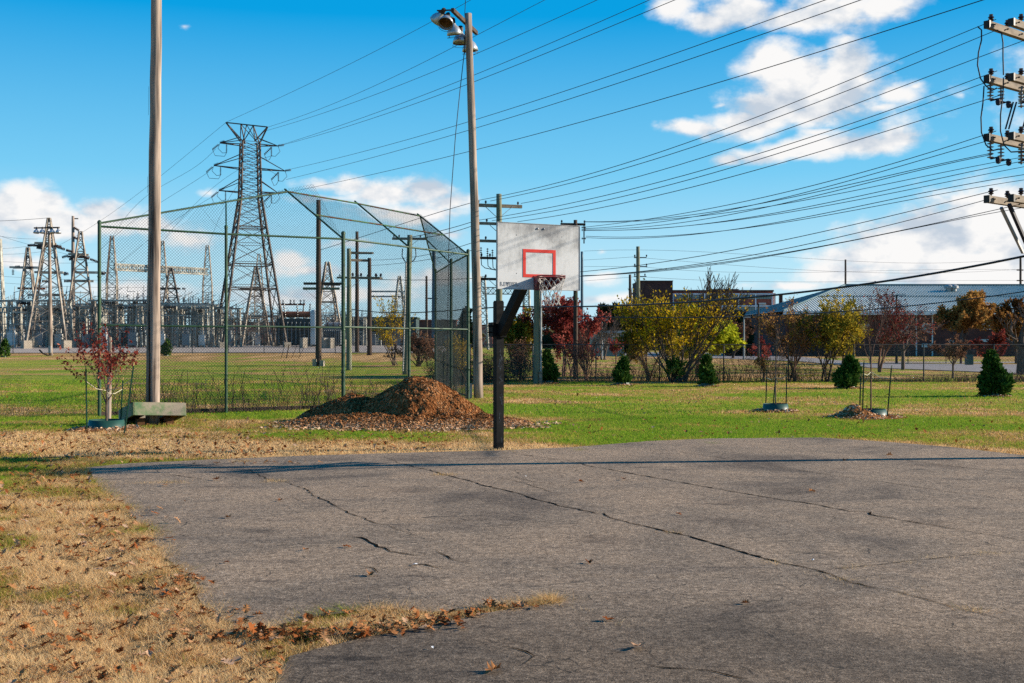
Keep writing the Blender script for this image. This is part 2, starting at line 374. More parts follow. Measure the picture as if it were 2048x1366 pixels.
def m_asphalt():
    m, nt, b = newmat('old_asphalt')
    L = nt.links
    g1 = noise(nt, 85, 3, 0.9); g2 = noise(nt, 26, 4, 0.8, coord='Object'); g3 = noise(nt, 7, 5, 0.75, (0.8, 1, 1))
    vor = nt.nodes.new('ShaderNodeTexVoronoi'); vor.inputs['Scale'].default_value = 42
    tc = nt.nodes.new('ShaderNodeTexCoord'); L.new(tc.outputs['Object'], vor.inputs['Vector'])
    def m_(op, a_, b_, c_=None):
        n = nt.nodes.new('ShaderNodeMath'); n.operation = op
        for i, v in enumerate((a_, b_, c_)):
            if v is None: continue
            if isinstance(v, (int, float)): n.inputs[i].default_value = v
            else: L.new(v, n.inputs[i])
        return n.outputs[0]
    mix = m_('ADD', m_('MULTIPLY', g1, .50), m_('ADD', m_('MULTIPLY', g2, .42), m_('MULTIPLY', g3, .08)))
    base = ramp(nt, [(p_, kc(c_)) for p_, c_ in [(0.38, (0.036, 0.026, 0.018)), (0.45, (0.135, 0.101, 0.074)), (0.53, (0.285, 0.218, 0.162)), (0.62, (0.62, 0.485, 0.365))]], mix)
    mx0 = nt.nodes.new('ShaderNodeMixRGB'); L.new(m_('LESS_THAN', vor.outputs['Distance'], 0.13), mx0.inputs[0]); L.new(base, mx0.inputs[1]); mx0.inputs[2].default_value = (0.38, 0.33, 0.29, 1)
    big = noise(nt, 0.42, 8, 0.66, dist=0.8); streak = noise(nt, 1.6, 8, 0.74, (0.45, 1.6, 1))
    def mul(c, f):
        n = nt.nodes.new('ShaderNodeMixRGB'); n.blend_type = 'MULTIPLY'; n.inputs[0].default_value = 1; L.new(c, n.inputs[1]); L.new(f, n.inputs[2]); return n.outputs[0]
    c = mul(mx0.outputs[0], ramp(nt, [(0.34, (0.62, 0.61, 0.61)), (0.45, (1.04, 1.01, 0.96)), (0.60, (1.38, 1.29, 1.17))], big))
    c = mul(c, ramp(nt, [(0.34, (0.42, 0.42, 0.44)), (0.41, (0.95, 0.95, 0.96)), (0.7, (1.1, 1.08, 1.05))], streak))
    # broken, sealed and worn patches with shapes of their own
    v2 = nt.nodes.new('ShaderNodeTexVoronoi'); v2.inputs['Scale'].default_value = 0.55; v2.feature = 'F1'
    mp = nt.nodes.new('ShaderNodeMapping'); mp.inputs['Scale'].default_value = (1, 1.2, 1); L.new(tc.outputs['Object'], mp.inputs[0])
    nz = nt.nodes.new('ShaderNodeTexNoise'); nz.inputs['Scale'].default_value = 1.3; nz.inputs['Detail'].default_value = 7; L.new(mp.outputs[0], nz.inputs['Vector'])
    ad = nt.nodes.new('ShaderNodeVectorMath'); ad.operation = 'ADD'; L.new(mp.outputs[0], ad.inputs[0]); L.new(nz.outputs['Color'], ad.inputs[1]); L.new(ad.outputs[0], v2.inputs['Vector'])
    c = mul(c, ramp(nt, [(0.0, (0.62, 0.62, 0.64)), (0.16, (0.80, 0.79, 0.79)), (0.24, (1, 1, 1))], v2.outputs['Distance']))
    # fine crazing
    v3 = nt.nodes.new('ShaderNodeTexVoronoi'); v3.inputs['Scale'].default_value = 1.6; v3.feature = 'DISTANCE_TO_EDGE'
    ad2 = nt.nodes.new('ShaderNodeVectorMath'); ad2.operation = 'MULTIPLY_ADD'; L.new(nz.outputs['Color'], ad2.inputs[0]); ad2.inputs[1].default_value = (.55, .55, 0); L.new(mp.outputs[0], ad2.inputs[2]); L.new(ad2.outputs[0], v3.inputs['Vector'])
    crk = m_('MULTIPLY', m_('LESS_THAN', v3.outputs['Distance'], 0.008), m_('GREATER_THAN', streak, .53))
    mx4 = nt.nodes.new('ShaderNodeMixRGB'); L.new(m_('MULTIPLY', crk, .7), mx4.inputs[0]); L.new(c, mx4.inputs[1]); mx4.inputs[2].default_value = (0.03, 0.026, 0.022, 1)
    c = mx4.outputs[0]
    # older darker paving towards the near edge (a real change of surface)
    sp = nt.nodes.new('ShaderNodeSeparateXYZ'); L.new(tc.outputs['Object'], sp.inputs[0])
    ed = m_('MULTIPLY_ADD', big, 3.0, sp.outputs['Y'])
    mr = nt.nodes.new('ShaderNodeMapRange'); mr.inputs[1].default_value = 8.8; mr.inputs[2].default_value = 10.2; mr.inputs[3].default_value = 0.60; mr.inputs[4].default_value = 1.0
    L.new(ed, mr.inputs[0])
    c = mul(c, mr.outputs[0])
    L.new(c, b.inputs['Base Color'])
    b.inputs['Roughness'].default_value = 0.92; b.inputs['Specular IOR Level'].default_value = 0.15
    bump(nt, b, mix, 1.0, 0.010); return m
M['asphalt'] = m_asphalt()
M['crack'] = mat_noise('asphalt_crack', (0.006, 0.006, 0.006), (0.02, 0.017, 0.014), 8, 1.0, bmp=0, spec=0.0)
M['gravel'] = mat_noise('pale_gravel', (0.34, 0.27, 0.22), (0.60, 0.50, 0.42), 1.2, 1.0, bmp=0.1, detail=9, lo=0.3, hi=0.75)
M['road'] = mat_noise('road_asphalt', (0.27, 0.24, 0.225), (0.38, 0.34, 0.32), 0.7, 0.95, bmp=0, spec=0.1)

# ------------------------------------------------------------------ camera, light, sky
cam = bpy.data.cameras.new('camera'); camo = bpy.data.objects.new('camera', cam); C.objects.link(camo)
cam.sensor_width = 36.0; cam.lens = 36.0 * F / 2048.0; cam.clip_end = 8000; cam.clip_start = 0.1
camo.location = (0, 0, H); camo.rotation_euler = (R(90), 0, 0)
bpy.context.scene.camera = camo

SUN_EL, SUN_AZ = 19.5, 83.5      # azimuth from +Y towards +X
sd = Vector((math.sin(R(SUN_AZ)) * math.cos(R(SUN_EL)), math.cos(R(SUN_AZ)) * math.cos(R(SUN_EL)), math.sin(R(SUN_EL))))
sl = bpy.data.lights.new('sun', 'SUN'); sl.energy = 5.0; sl.angle = R(0.53); sl.color = (1.0, 0.89, 0.74)
so = bpy.data.objects.new('sun', sl); C.objects.link(so); so.rotation_euler = (-sd).to_track_quat('-Z', 'Y').to_euler()
so.location = (60, 0, 40)

def az_el(px, py):
    x, y, z = (px - CX) / F, 1.0, (CY - py) / F
    return math.atan2(x, y), math.atan2(z, math.hypot(x, y))

CLOUDS = [  # px, py, rx, ry, strength
 (1345, 5, 55, 40, 1), (1420, 38, 70, 26, 1.0), (1480, 20, 80, 34, 1.05), (1580, 35, 90, 26, 1.0), (1660, 25, 110, 36, 1.1), (1770, 15, 85, 30, 1.0), (1560, -60, 260, 50, 1.1), (1730, 40, 50, 14, .8),
 (1545, 125, 50, 38, 1.2), (1600, 165, 75, 50, 1.25), (1695, 140, 38, 54, 1.2), (1655, 180, 95, 50, 1.25), (1550, 215, 95, 38, 1.2), (1490, 240, 80, 26, 1.15), (1390, 252, 60, 18, 1.0), (1620, 235, 80, 28, 1.0),
 (1785, 182, 56, 26, 0.95), (1830, 168, 30, 14, .65), (1760, 215, 50, 16, .7), (1438, 204, 34, 12, 0.65), 
 (1715, 288, 110, 24, 1.1), (1795, 272, 50, 32, 1.1), (1600, 300, 100, 18, 1.0), (1520, 310, 80, 17, 1.0), (1450, 318, 40, 14, 0.9), (1640, 270, 60, 14, .7),
 (1960, 400, 110, 26, 1.0), (1850, 440, 100, 28, 1.15), (1900, 480, 160, 44, 1.3), (2030, 460, 130, 70, 1.35), (1790, 515, 130, 32, 1.2), (2010, 545, 220, 50, 1.3), (1700, 550, 90, 24, 1.1), (1590, 575, 110, 12, 0.85), (1850, 560, 190, 24, 1.05), (2250, 460, 250, 90, 1.2),
 (640, 365, 55, 18, .9), (700, 368, 60, 26, 1.0), (760, 385, 80, 30, 1.1), (860, 378, 60, 28, 1.1), (905, 400, 50, 26, 1.0), (820, 425, 130, 22, 0.95), (640, 392, 90, 14, .75), (415, 385, 40, 12, 0.6),
 (590, 525, 50, 22, 0.9), (620, 545, 110, 18, 0.85), (640, 590, 300, 22, 0.85), (280, 580, 220, 26, 0.75), (880, 560, 110, 30, 0.85), (700, 490, 80, 20, 0.7), (900, 470, 60, 18, .6),
 (45, 405, 65, 28, 1.25), (0, 425, 90, 34, 1.2), (70, 435, 120, 34, 1.2), (190, 415, 44, 20, 1.2), (215, 442, 90, 28, 1.15), (300, 450, 80, 24, 0.95), (110, 462, 170, 20, 0.85), (370, 475, 90, 36, 0.8), (30, 520, 110, 22, 0.75), (-150, 440, 180, 60, 1.1),
 (1192, 504, 18, 14, 0.55), (1190, 560, 60, 20, 0.85), (1240, 600, 160, 14, 0.8), (358, 50, 26, 14, 0.55), (1920, 195, 24, 14, 0.5), (2400, 150, 300, 80, 1.1), (-500, 300, 260, 80, 1.0),
]

SKYK = 10.0
def build_world():
    w = bpy.data.worlds.new('World'); bpy.context.scene.world = w; w.use_nodes = True
    nt = w.node_tree; N = nt.nodes; L = nt.links
    bg = N['Background']
    sky = N.new('ShaderNodeTexSky'); sky.sky_type = 'NISHITA'; sky.sun_disc = False
    sky.sun_elevation = R(SUN_EL); sky.sun_rotation = R(SUN_AZ)
    sky.air_density = 1.0; sky.dust_density = 0.3; sky.ozone_density = 2.5; sky.altitude = 150
    def math_(op, a, b=None, c=None, clamp=False):
        n = N.new('ShaderNodeMath'); n.operation = op; n.use_clamp = clamp
        for i, v in enumerate((a, b, c)):
            if v is None: continue
            if isinstance(v, (int, float)): n.inputs[i].default_value = v
            else: L.new(v, n.inputs[i])
        return n.outputs[0]
    tc = N.new('ShaderNodeTexCoord')
    nv = N.new('ShaderNodeVectorMath'); nv.operation = 'NORMALIZE'; L.new(tc.outputs['Generated'], nv.inputs[0])
    sp = N.new('ShaderNodeSeparateXYZ'); L.new(nv.outputs[0], sp.inputs[0])
    az = math_('ARCTAN2', sp.outputs['X'], sp.outputs['Y'])
    el = math_('ARCSINE', sp.outputs['Z'])
    cb = N.new('ShaderNodeCombineXYZ'); L.new(az, cb.inputs[0]); L.new(el, cb.inputs[1])
    # ragged outline: shift the lookup by noise
    mp = N.new('ShaderNodeMapping'); mp.inputs['Scale'].default_value = (1.0, 1.55, 1)
    L.new(cb.outputs[0], mp.inputs[0])
    def cn(scale, detail, rough, off=(0, 0, 0), lac=2.0):
        m2 = N.new('ShaderNodeMapping'); m2.inputs['Location'].default_value = off; L.new(mp.outputs[0], m2.inputs[0])
        n = N.new('ShaderNodeTexNoise'); n.inputs['Scale'].default_value = scale; n.inputs['Detail'].default_value = detail
        n.inputs['Roughness'].default_value = rough; n.inputs['Lacunarity'].default_value = lac; L.new(m2.outputs[0], n.inputs['Vector']); return n
    d1 = cn(14, 5, 0.55)
    dv = N.new('ShaderNodeVectorMath'); dv.operation = 'SUBTRACT'; L.new(d1.outputs['Color'], dv.inputs[0]); dv.inputs[1].default_value = (0.5, 0.5, 0.5)
    ds = N.new('ShaderNodeVectorMath'); ds.operation = 'MULTIPLY'; L.new(dv.outputs[0], ds.inputs[0]); ds.inputs[1].default_value = (0.034, 0.020, 0)
    wv = N.new('ShaderNodeVectorMath'); wv.operation = 'ADD'; L.new(cb.outputs[0], wv.inputs[0]); L.new(ds.outputs[0], wv.inputs[1])
    acc = None
    for (px, py, rx, ry, st) in CLOUDS:
        a, e = az_el(px, py)
        s = N.new('ShaderNodeVectorMath'); s.operation = 'SUBTRACT'; L.new(wv.outputs[0], s.inputs[0]); s.inputs[1].default_value = (a, e, 0)
        q = N.new('ShaderNodeVectorMath'); q.operation = 'MULTIPLY'; L.new(s.outputs[0], q.inputs[0]); q.inputs[1].default_value = (F / rx / 1.35, F / ry / 1.35, 0)
        ln = N.new('ShaderNodeVectorMath'); ln.operation = 'LENGTH'; L.new(q.outputs[0], ln.inputs[0])
        v = math_('SUBTRACT', st, ln.outputs['Value'])
        acc = v if acc is None else math_('MAXIMUM', acc, v)
    acc = math_('MAXIMUM', acc, -0.6)
    n1 = cn(22, 10, 0.6)
    n1u = cn(20, 3, 0.5, (-0.008, -0.022, 0))
    dens = math_('MULTIPLY_ADD', math_('SUBTRACT', n1.outputs['Fac'], 0.5), 1.6, acc)
    mr = N.new('ShaderNodeMapRange'); mr.interpolation_type = 'SMOOTHSTEP'
    mr.inputs[1].default_value = 0.05; mr.inputs[2].default_value = 0.76; L.new(dens, mr.inputs[0])
    # cloud body: white puffs, greyer thick parts
    sh = math_('MULTIPLY_ADD', math_('SUBTRACT', n1.outputs['Fac'], n1u.outputs['Fac']), 2.2, 0.62, clamp=True)
    cr = N.new('ShaderNodeValToRGB'); cr.color_ramp.elements[0].position = 0.2; cr.color_ramp.elements[0].color = (0.58, 0.66, 0.76, 1)
    cr.color_ramp.elements[1].position = 0.75; cr.color_ramp.elements[1].color = (1.0, 0.99, 0.98, 1); L.new(sh, cr.inputs[0])
    cscale = N.new('ShaderNodeVectorMath'); cscale.operation = 'SCALE'; cscale.inputs['Scale'].default_value = 9.0; L.new(cr.outputs[0], cscale.inputs[0])
    # sky colour: the photograph's film look, more saturated
    hs = N.new('ShaderNodeHueSaturation'); hs.inputs['Saturation'].default_value = 1.35; hs.inputs['Hue'].default_value = 0.488; L.new(sky.outputs[0], hs.inputs['Color'])
    # grade: deep azure overhead, pale cyan towards the horizon
    eg = N.new('ShaderNodeMapRange'); eg.inputs[1].default_value = 0.0; eg.inputs[2].default_value = 1.0; L.new(el, eg.inputs[0])
    gr = N.new('ShaderNodeValToRGB'); e = gr.color_ramp.elements
    for _ in range(3): e.new(0.5)
    for q, (p_, c_) in zip(e, [(0.0, (0.50, 0.74, 0.86)), (0.06, (0.46, 0.76, 0.91)), (0.14, (0.18, 0.58, 0.87)), (0.27, (0.0, 0.335, 0.74)), (1.0, (0.0, 0.14, 0.46))]):
        q.position = p_; q.color = (*c_, 1)
    L.new(eg.outputs[0], gr.inputs[0])
    gsc = N.new('ShaderNodeVectorMath'); gsc.operation = 'SCALE'; gsc.inputs['Scale'].default_value = SKYK; L.new(gr.outputs[0], gsc.inputs[0])
    gm = N.new('ShaderNodeMixRGB'); gm.inputs[0].default_value = 0.95; L.new(hs.outputs[0], gm.inputs[1]); L.new(gsc.outputs[0], gm.inputs[2])
    mx = N.new('ShaderNodeMixRGB'); L.new(mr.outputs[0], mx.inputs[0]); L.new(gm.outputs[0], mx.inputs[1]); L.new(cscale.outputs[0], mx.inputs[2])
    L.new(mx.outputs[0], bg.inputs[0]); bg.inputs[1].default_value = 0.0535
build_world()
sc = bpy.context.scene
sc.view_settings.view_transform = 'Standard'; sc.view_settings.look = 'None'; sc.view_settings.exposure = 1.0; sc.view_settings.gamma = 1.0
sc.cycles.max_bounces = 6; sc.cycles.diffuse_bounces = 3; sc.cycles.transparent_max_bounces = 6
sc.cycles.use_denoising = False

# ------------------------------------------------------------------ ground
def build_ground():
    def axis(lo, hi, step, far, sgn_lo=True):
        a = list(np.arange(lo, hi, step)); s = step; v = hi
        while v < far: a.append(v); s *= 1.12; v += s
        s = step; v = lo - step; b = []
        while v > -far: b.append(v); s *= 1.12; v -= s
        return np.array(sorted(b + a))
    xs = axis(-24, 24, 0.24, 3000); ys = axis(4, 62, 0.24, 3500)
    X, Y = np.meshgrid(xs, ys); nx, ny = len(xs), len(ys)
    Z = terrain(X, Y) + (fbm(X / 0.9, Y / 0.9, 21, 3) - 0.5) * 0.03 - 0.012
    v = np.stack([X.ravel(), Y.ravel(), Z.ravel()], 1)
    i = np.arange(nx * ny).reshape(ny, nx)
    f = np.stack([i[:-1, :-1].ravel(), i[:-1, 1:].ravel(), i[1:, 1:].ravel(), i[1:, :-1].ravel()], 1)
    o = mesh_np('ground', v, f, M['ground'], attrs={'dry': dryness(X, Y).ravel()}, smooth=True)
    tag(o, kind='structure')
build_ground()

def sheet(name, pts, mat, z=0.02, kind='structure', step=8.0):
    """flat polygon that follows the terrain"""
    import bmesh
    bm = bmesh.new()
    bm.faces.new([bm.verts.new((p[0], p[1], 0)) for p in pts])
    if step:
        lo = [min(p[k] for p in pts) for k in (0, 1)]; hi = [max(p[k] for p in pts) for k in (0, 1)]
        for k in (0, 1):
            t = lo[k] + step
            while t < hi[k]:
                co = [0, 0, 0]; no = [0, 0, 0]; co[k] = t; no[k] = 1
                bmesh.ops.bisect_plane(bm, geom=bm.verts[:] + bm.edges[:] + bm.faces[:], plane_co=co, plane_no=no); t += step
    for v in bm.verts: v.co.z = float(terrain(v.co.x, v.co.y)) + z
    me = bpy.data.meshes.new(name); bm.to_mesh(me); bm.free(); me.materials.append(mat)
    o = bpy.data.objects.new(name, me); C.objects.link(o); o['kind'] = kind; return o

# asphalt outline, image points on the ground
AS_IMG = [(176, 937), (260, 929), (430, 921), (600, 914), (800, 908), (1000, 903), (1150, 896), (1300, 884), (1420, 879), (1640, 877), (1780, 886), (1900, 896), (2048, 913), (2300, 944)]
AS_NEAR = [(185, 958), (205, 985), (245, 1010), (268, 1040), (305, 1066), (318, 1110), (355, 1140), (385, 1175), (395, 1200), (432, 1236), (470, 1258), (530, 1262), (600, 1245), (760, 1222), (880, 1230), (960, 1222), (1050, 1211), (1100, 1208), (1112, 1211), (1040, 1221), (960, 1234), (880, 1250), (800, 1268), (715, 1284), (640, 1300), (585, 1318), (560, 1345), (540, 1420)]
def as_outline():
    far = [G(*p) for p in AS_IMG]; near = [G(*p) for p in AS_NEAR]
    pts = far + [Vector((14, 14, 0)), Vector((14, 2, 0)), Vector((-0.6, 2, 0)), Vector((-0.75, 5, 0))] + near[::-1]
    out = []
    n = len(pts)
    for i in range(n):
        a = pts[i]; b = pts[(i + 1) % n]; L = (b - a).length
        k = max(1, int(L / 0.12)) if L < 6 else 4
        for j in range(k):
            p = a.lerp(b, j / k)
            if L < 6: p = p + Vector((random.uniform(-1, 1), random.uniform(-1, 1), 0)) * 0.022
            out.append(p)
    return out
AS = as_outline()
AS2 = np.array([(p.x, p.y) for p in AS])
def inside(x, y, poly):
    r = np.zeros(x.shape, bool); n = len(poly); j = n - 1
    for i in range(n):
        xi, yi = poly[i]; xj, yj = poly[j]
        c = ((yi > y) != (yj > y)) & (x < (xj - xi) * (y - yi) / (yj - yi + 1e-12) + xi)
        r ^= c; j = i
    return r

CRACKS = [  # image polyline, width, jitter
 ([(770, 916), (800, 930), (848, 941), (905, 957), (960, 972), (1010, 983), (1070, 1002), (1120, 1016), (1190, 1031), (1208, 1030), (1216, 1037), (1262, 1050), (1300, 1058), (1380, 1077), (1480, 1105), (1560, 1130), (1640, 1150), (1700, 1170), (1800, 1192), (1900, 1218), (1980, 1238), (2060, 1262)], 0.022, 0.02),
 ([(1130, 922), (1180, 936), (1260, 949), (1370, 970), (1460, 985), (1560, 1002), (1642, 1014), (1700, 1026), (1744, 1028), (1742, 1033), (1850, 1052), (1960, 1072), (2060, 1088)], 0.02, 0.015),
 ([(1340, 903), (1440, 918), (1540, 934), (1640, 950), (1740, 963), (1850, 980), (1960, 995), (2060, 1006)], 0.009, 0.012),
 ([(1740, 914), (1830, 926), (1900, 935), (2060, 953)], 0.012, 0.01),
 ([(500, 940), (540, 962), (600, 975), (640, 998), (680, 1020), (740, 1046), (800, 1065), (830, 1074)], 0.012, 0.03),
 ([(680, 1078), (720, 1080), (760, 1098), (800, 1110), (838, 1118)], 0.022, 0.03),
 ([(718, 1136), (745, 1142), (752, 1152)], 0.014, 0.02), ([(806, 1133), (850, 1135), (880, 1144)], 0.016, 0.02),
 ([(870, 1105), (905, 1122), (950, 1134)], 0.012, 0.02), ([(870, 1062), (960, 1058), (1060, 1049), (1130, 1042)], 0.006, 0.02),
 ([(1000, 958), (1060, 972), (1110, 990)], 0.009, 0.02), ([(1020, 955), (1060, 965), (1110, 973)], 0.008, 0.02),
 ([(1600, 1152), (1700, 1140), (1800, 1130), (1880, 1120), (1960, 1112), (2060, 1105)], 0.008, 0.02),
 ([(1000, 1300), (1060, 1320), (1050, 1340)], 0.010, 0.03), ([(1300, 1340), (1420, 1352), (1500, 1366)], 0.012, 0.03),
 ([(330, 952), (370, 957), (400, 962)], 0.016, 0.03), ([(540, 1004), (590, 1000), (620, 1010)], 0.010, 0.03),
 ([(470, 915), (500, 935)], 0.01, 0.03), ([(1030, 908), (1100, 921), (1160, 924)], 0.014, 0.04), ([(830, 918), (960, 921), (1040, 915)], 0.012, 0.04),
]
crack_pts = []
def build_asphalt():
    o = len(AS)
    tris = tessellate_polygon([[Vector((p.x, p.y, 0)) for p in AS]])
    mb = MB(); mb.add([(p.x, p.y, 0.02) for p in AS], tris, 0)
    for pl, w, jit in CRACKS:
        pts = [G(*p) for p in pl]; path = []
        for a, b in zip(pts[:-1], pts[1:]):
            k = max(1, int((b - a).length / 0.09))
            for j in range(k):
                path.append(a.lerp(b, j / k))
        path.append(pts[-1])
        off = 0; vs = []
        n = len(path)
        for i, p in enumerate(path):
            d = (path[min(i + 1, n - 1)] - path[max(i - 1, 0)]); d.normalize(); s = Vector((-d.y, d.x, 0))
            off = off * 0.8 + random.uniform(-1, 1) * jit
            wd = 1.2 * w * (0.4 + random.random() ** 1.6 * 1.1) * min(1, 0.2 + 4 * min(i, n - 1 - i) / n)
            c = p + s * off; crack_pts.append((c.x, c.y, w))
            vs += [c - s * wd / 2, c + s * wd / 2]
        vs = [(q.x, q.y, 0.0245) for q in vs]
        mb.add(vs, [(2 * i, 2 * i + 2, 2 * i + 3, 2 * i + 1) for i in range(n - 1)], 1)
    ob = mb.build('asphalt_court', [M['asphalt'], M['crack']])
    tag(ob, kind='structure')
build_asphalt()

sheet('gravel_yard', [(-110, 147), (-62, 147), (-40, 148), (-20, 148), (-9, 150), (-9, 190), (-20, 330), (-190, 330)], M['gravel'], 0.05)
sheet('road', [G(*p)[:2] for p in [(2200, 760), (2000, 746), (1850, 740), (1740, 736), (1600, 723), (1440, 717), (1250, 712), (1250, 704), (1440, 706), (1600, 714), (1740, 727), (1900, 728), (2200, 731)]], M['road'], 0.03, step=0)
sheet('pavement', [G(*p)[:2] for p in [(1770, 725.6), (2200, 726), (2200, 724), (1770, 723.8)]], M['gravel'], 0.02, step=0)

# ------------------------------------------------------------------ grass, leaves
def blades(n, x, y, h, w, lean, seed):
    r = np.random.default_rng(seed)
    an = r.uniform(0, 2 * np.pi, n); la = r.uniform(0, 2 * np.pi, n)
    hh = h * r.uniform(0.5, 1.25, n); ln = lean * hh * r.uniform(0.2, 1.4, n)
    z = terrain(x, y) - 0.008
    wx = np.cos(an) * w / 2; wy = np.sin(an) * w / 2
    v = np.empty((n, 3, 3))
    v[:, 0] = np.stack([x - wx, y - wy, z], 1); v[:, 1] = np.stack([x + wx, y + wy, z], 1)
    v[:, 2] = np.stack([x + np.cos(la) * ln, y + np.sin(la) * ln, z + hh], 1)
    return v

def scatter(n, x0, x1, y0, y1, seed, fan=None):
    r = np.random.default_rng(seed); y = r.uniform(y0, y1, n)
    if fan: x = y * r.uniform(fan[0], fan[1], n)
    else: x = r.uniform(x0, x1, n)
    return x, y

def build_grass():
    V = []; T = []
    def put(x, y, h, w, lean, seed, dry_add=0.0, tall=None):
        d = dryness(x, y) + dry_add
        r = np.random.default_rng(seed + 5)
        t = np.clip(d + r.normal(0, 0.21, len(x)), 0, 1)
        hh = h * (0.35 + 1.3 * fbm(x / 0.28, y / 0.28, 31, 3) ** 1.2)
        v = blades(len(x), x, y, hh, w, lean, seed)
        V.append(v); T.append(np.repeat(t, 3))
    def outside(x, y): return ~inside(x, y, AS2)
    x, y = scatter(420000, 0, 0, 6.0, 18.5, 1, (-0.48, 0.02)); k = outside(x, y) & (y < 13); k &= (np.random.default_rng(3).random(len(x)) < 1.0)
    k &= fbm(x / .16, y / .16, 33, 2) > .30; put(x[k], y[k], 0.062, 0.0045, 1.4, 2)
    k = outside(x, y) & (y >= 13); put(x[k], y[k], 0.06, 0.0065, 1.3, 3)
    x, y = scatter(190000, 0, 0, 17.5, 30, 4, (-0.47, 0.47)); k = outside(x, y); put(x[k], y[k], 0.05, 0.011, 1.0, 5)
    x, y = scatter(120000, 0, 0, 30, 57, 6, (-0.47, 0.47)); put(x, y, 0.055, 0.022, 0.9, 7)
    # ragged dry fringe along the asphalt edge
    nearE = [G(*p) for p in AS_NEAR[:20]] 
    E = []
    r = np.random.default_rng(9)
    for a, b in zip(nearE[:-1], nearE[1:]):
        n = int((b - a).length * 1500)
        t = r.random(n); E.append(np.stack([a.x + (b.x - a.x) * t + r.normal(0, 0.09, n) - .04, a.y + (b.y - a.y) * t + r.normal(0, 0.08, n)], 1))
    E = np.concatenate(E); put(E[:, 0], E[:, 1], 0.06, 0.004, 2.2, 10, -0.12)
    # tongue of grass across the asphalt
    tb = [(470, 1275, .20), (560, 1280, .22), (650, 1268, .20), (740, 1258, .20), (820, 1246, .18), (900, 1234, .16), (980, 1222, .11), (1050, 1212, .08), (1115, 1206, .06)]
    for (ax, ay, aw), (bx, by, bw) in zip(tb[:-1], tb[1:]):
        a = G(ax, ay); b = G(bx, by); n = int((b - a).length * 3600)
        t = r.random(n); s = r.normal(0, 0.36, n) * (aw + (bw - aw) * t); kk = fbm((a.x + (b.x - a.x) * t) * 6, s * 6 + 4, 71, 3) > .42; t = t[kk]; s = s[kk]
        put(a.x + (b.x - a.x) * t, a.y + (b.y - a.y) * t + s, 0.05, 0.0035, 1.6, 12, -0.30)
    a = G(1050, 1212); b = G(1115, 1206); t = r.random(1500)
    put(a.x + (b.x - a.x) * t, a.y + (b.y - a.y) * t + r.normal(0, .04, 1500), 0.055, 0.003, 1.5, 13, -0.22)
    # strip near the left corner and tufts in the cracks
    for (px, py, w_, d_, n, dr) in [(215, 968, .22, .06, 900, .3), (265, 969, .3, .045, 900, .3), (310, 968, .2, .035, 500, .35), (550, 966, .09, .04, 350, .4), (488, 925, .14, .06, 700, .35), (892, 953, .10, .03, 350, .4),
                              (1345, 1070, .06, .015, 120, .0), (1550, 1131, .04, .02, 90, .3), (1650, 1152, .1, .02, 160, .35), (1700, 1165, .10, .02, 250, .35), (1760, 1180, .12, .02, 250, .4), (1800, 1193, .08, .02, 150, .35), (1945, 1226, .05, .02, 120, .35),
                              (1728, 1137, .05, .01, 90, .0), (1808, 1129, .07, .015, 140, .35), (1870, 1120, .09, .01, 120, .2), (1980, 1112, .08, .01, 120, .4), (1700, 1142, .04, .01, 60, 0), (1160, 902, .06, .06, 200, -.5), (1420, 887, .1, .1, 300, -.5), (1040, 905, .2, .1, 300, -.3), (620, 990, .1, .03, 140, .4), (1155, 1226, .06, .03, 60, .4), (1230, 1256, .05, .02, 40, .4)]:
        g = G(px, py); put(g.x + r.normal(0, w_, n), g.y + r.normal(0, d_, n) * 2, 0.05, 0.004, 1.8, int(px), dr)
    v = np.concatenate(V).reshape(-1, 3); t = np.concatenate(T)
    f = np.arange(len(v)).reshape(-1, 3)
    o = mesh_np('grass', v, f, M['grass'], attrs={'tint': t})
    tag(o, 'dry tan and green lawn grass around the cracked asphalt court', 'grass', kind='stuff')
build_grass()

# oak leaf template
def leaf_template():
    half = [(0.0, 0.0), (0.06, 0.16), (0.24, 0.24), (0.11, 0.36), (0.36, 0.50), (0.15, 0.58), (0.38, 0.76), (0.16, 0.80), (0.14, 0.94), (0.0, 1.0)]
    pts = half + [(-x, y) for x, y in half[-2:0:-1]]
    return np.array(pts)
LT = leaf_template()
def leaf_mesh_arrays(x, y, z, size, yaw, tilt, tint, seed, curl=0.35):
    r = np.random.default_rng(seed); n = len(x); K = len(LT)
    V = np.zeros((n, K + 1, 3)); 
    c = np.array([[0.0, 0.52]]); tp = np.concatenate([c, LT])
    lx = tp[None, :, 0] * size[:, None] * r.uniform(0.8, 1.2, (n, 1)); ly = (tp[None, :, 1] - 0.5) * size[:, None]
    lz = curl * size[:, None] * (r.uniform(0.2, 1.2, (n, 1)) * (tp[None, :, 0] * 2) ** 2 + r.uniform(-0.5, 1, (n, 1)) * (tp[None, :, 1] - .5) ** 2) + r.normal(0, 0.03, (n, K + 1)) * size[:, None]
    # tilt about x then yaw
    ct, st = np.cos(tilt)[:, None], np.sin(tilt)[:, None]
    y2 = ly * ct - lz * st; z2 = ly * st + lz * ct
    cy, sy = np.cos(yaw)[:, None], np.sin(yaw)[:, None]
    V[:, :, 0] = x[:, None] + lx * cy - y2 * sy; V[:, :, 1] = y[:, None] + lx * sy + y2 * cy; V[:, :, 2] = z[:, None] + z2 + np.abs(np.sin(tilt))[:, None] * size[:, None] * 0.3
    f = np.array([(0, 1 + k, 1 + (k + 1) % K) for k in range(K)])
    Fc = (f[None] + (np.arange(n) * (K + 1))[:, None, None]).reshape(-1, 3)
    return V.reshape(-1, 3), Fc, np.repeat(tint, K + 1)

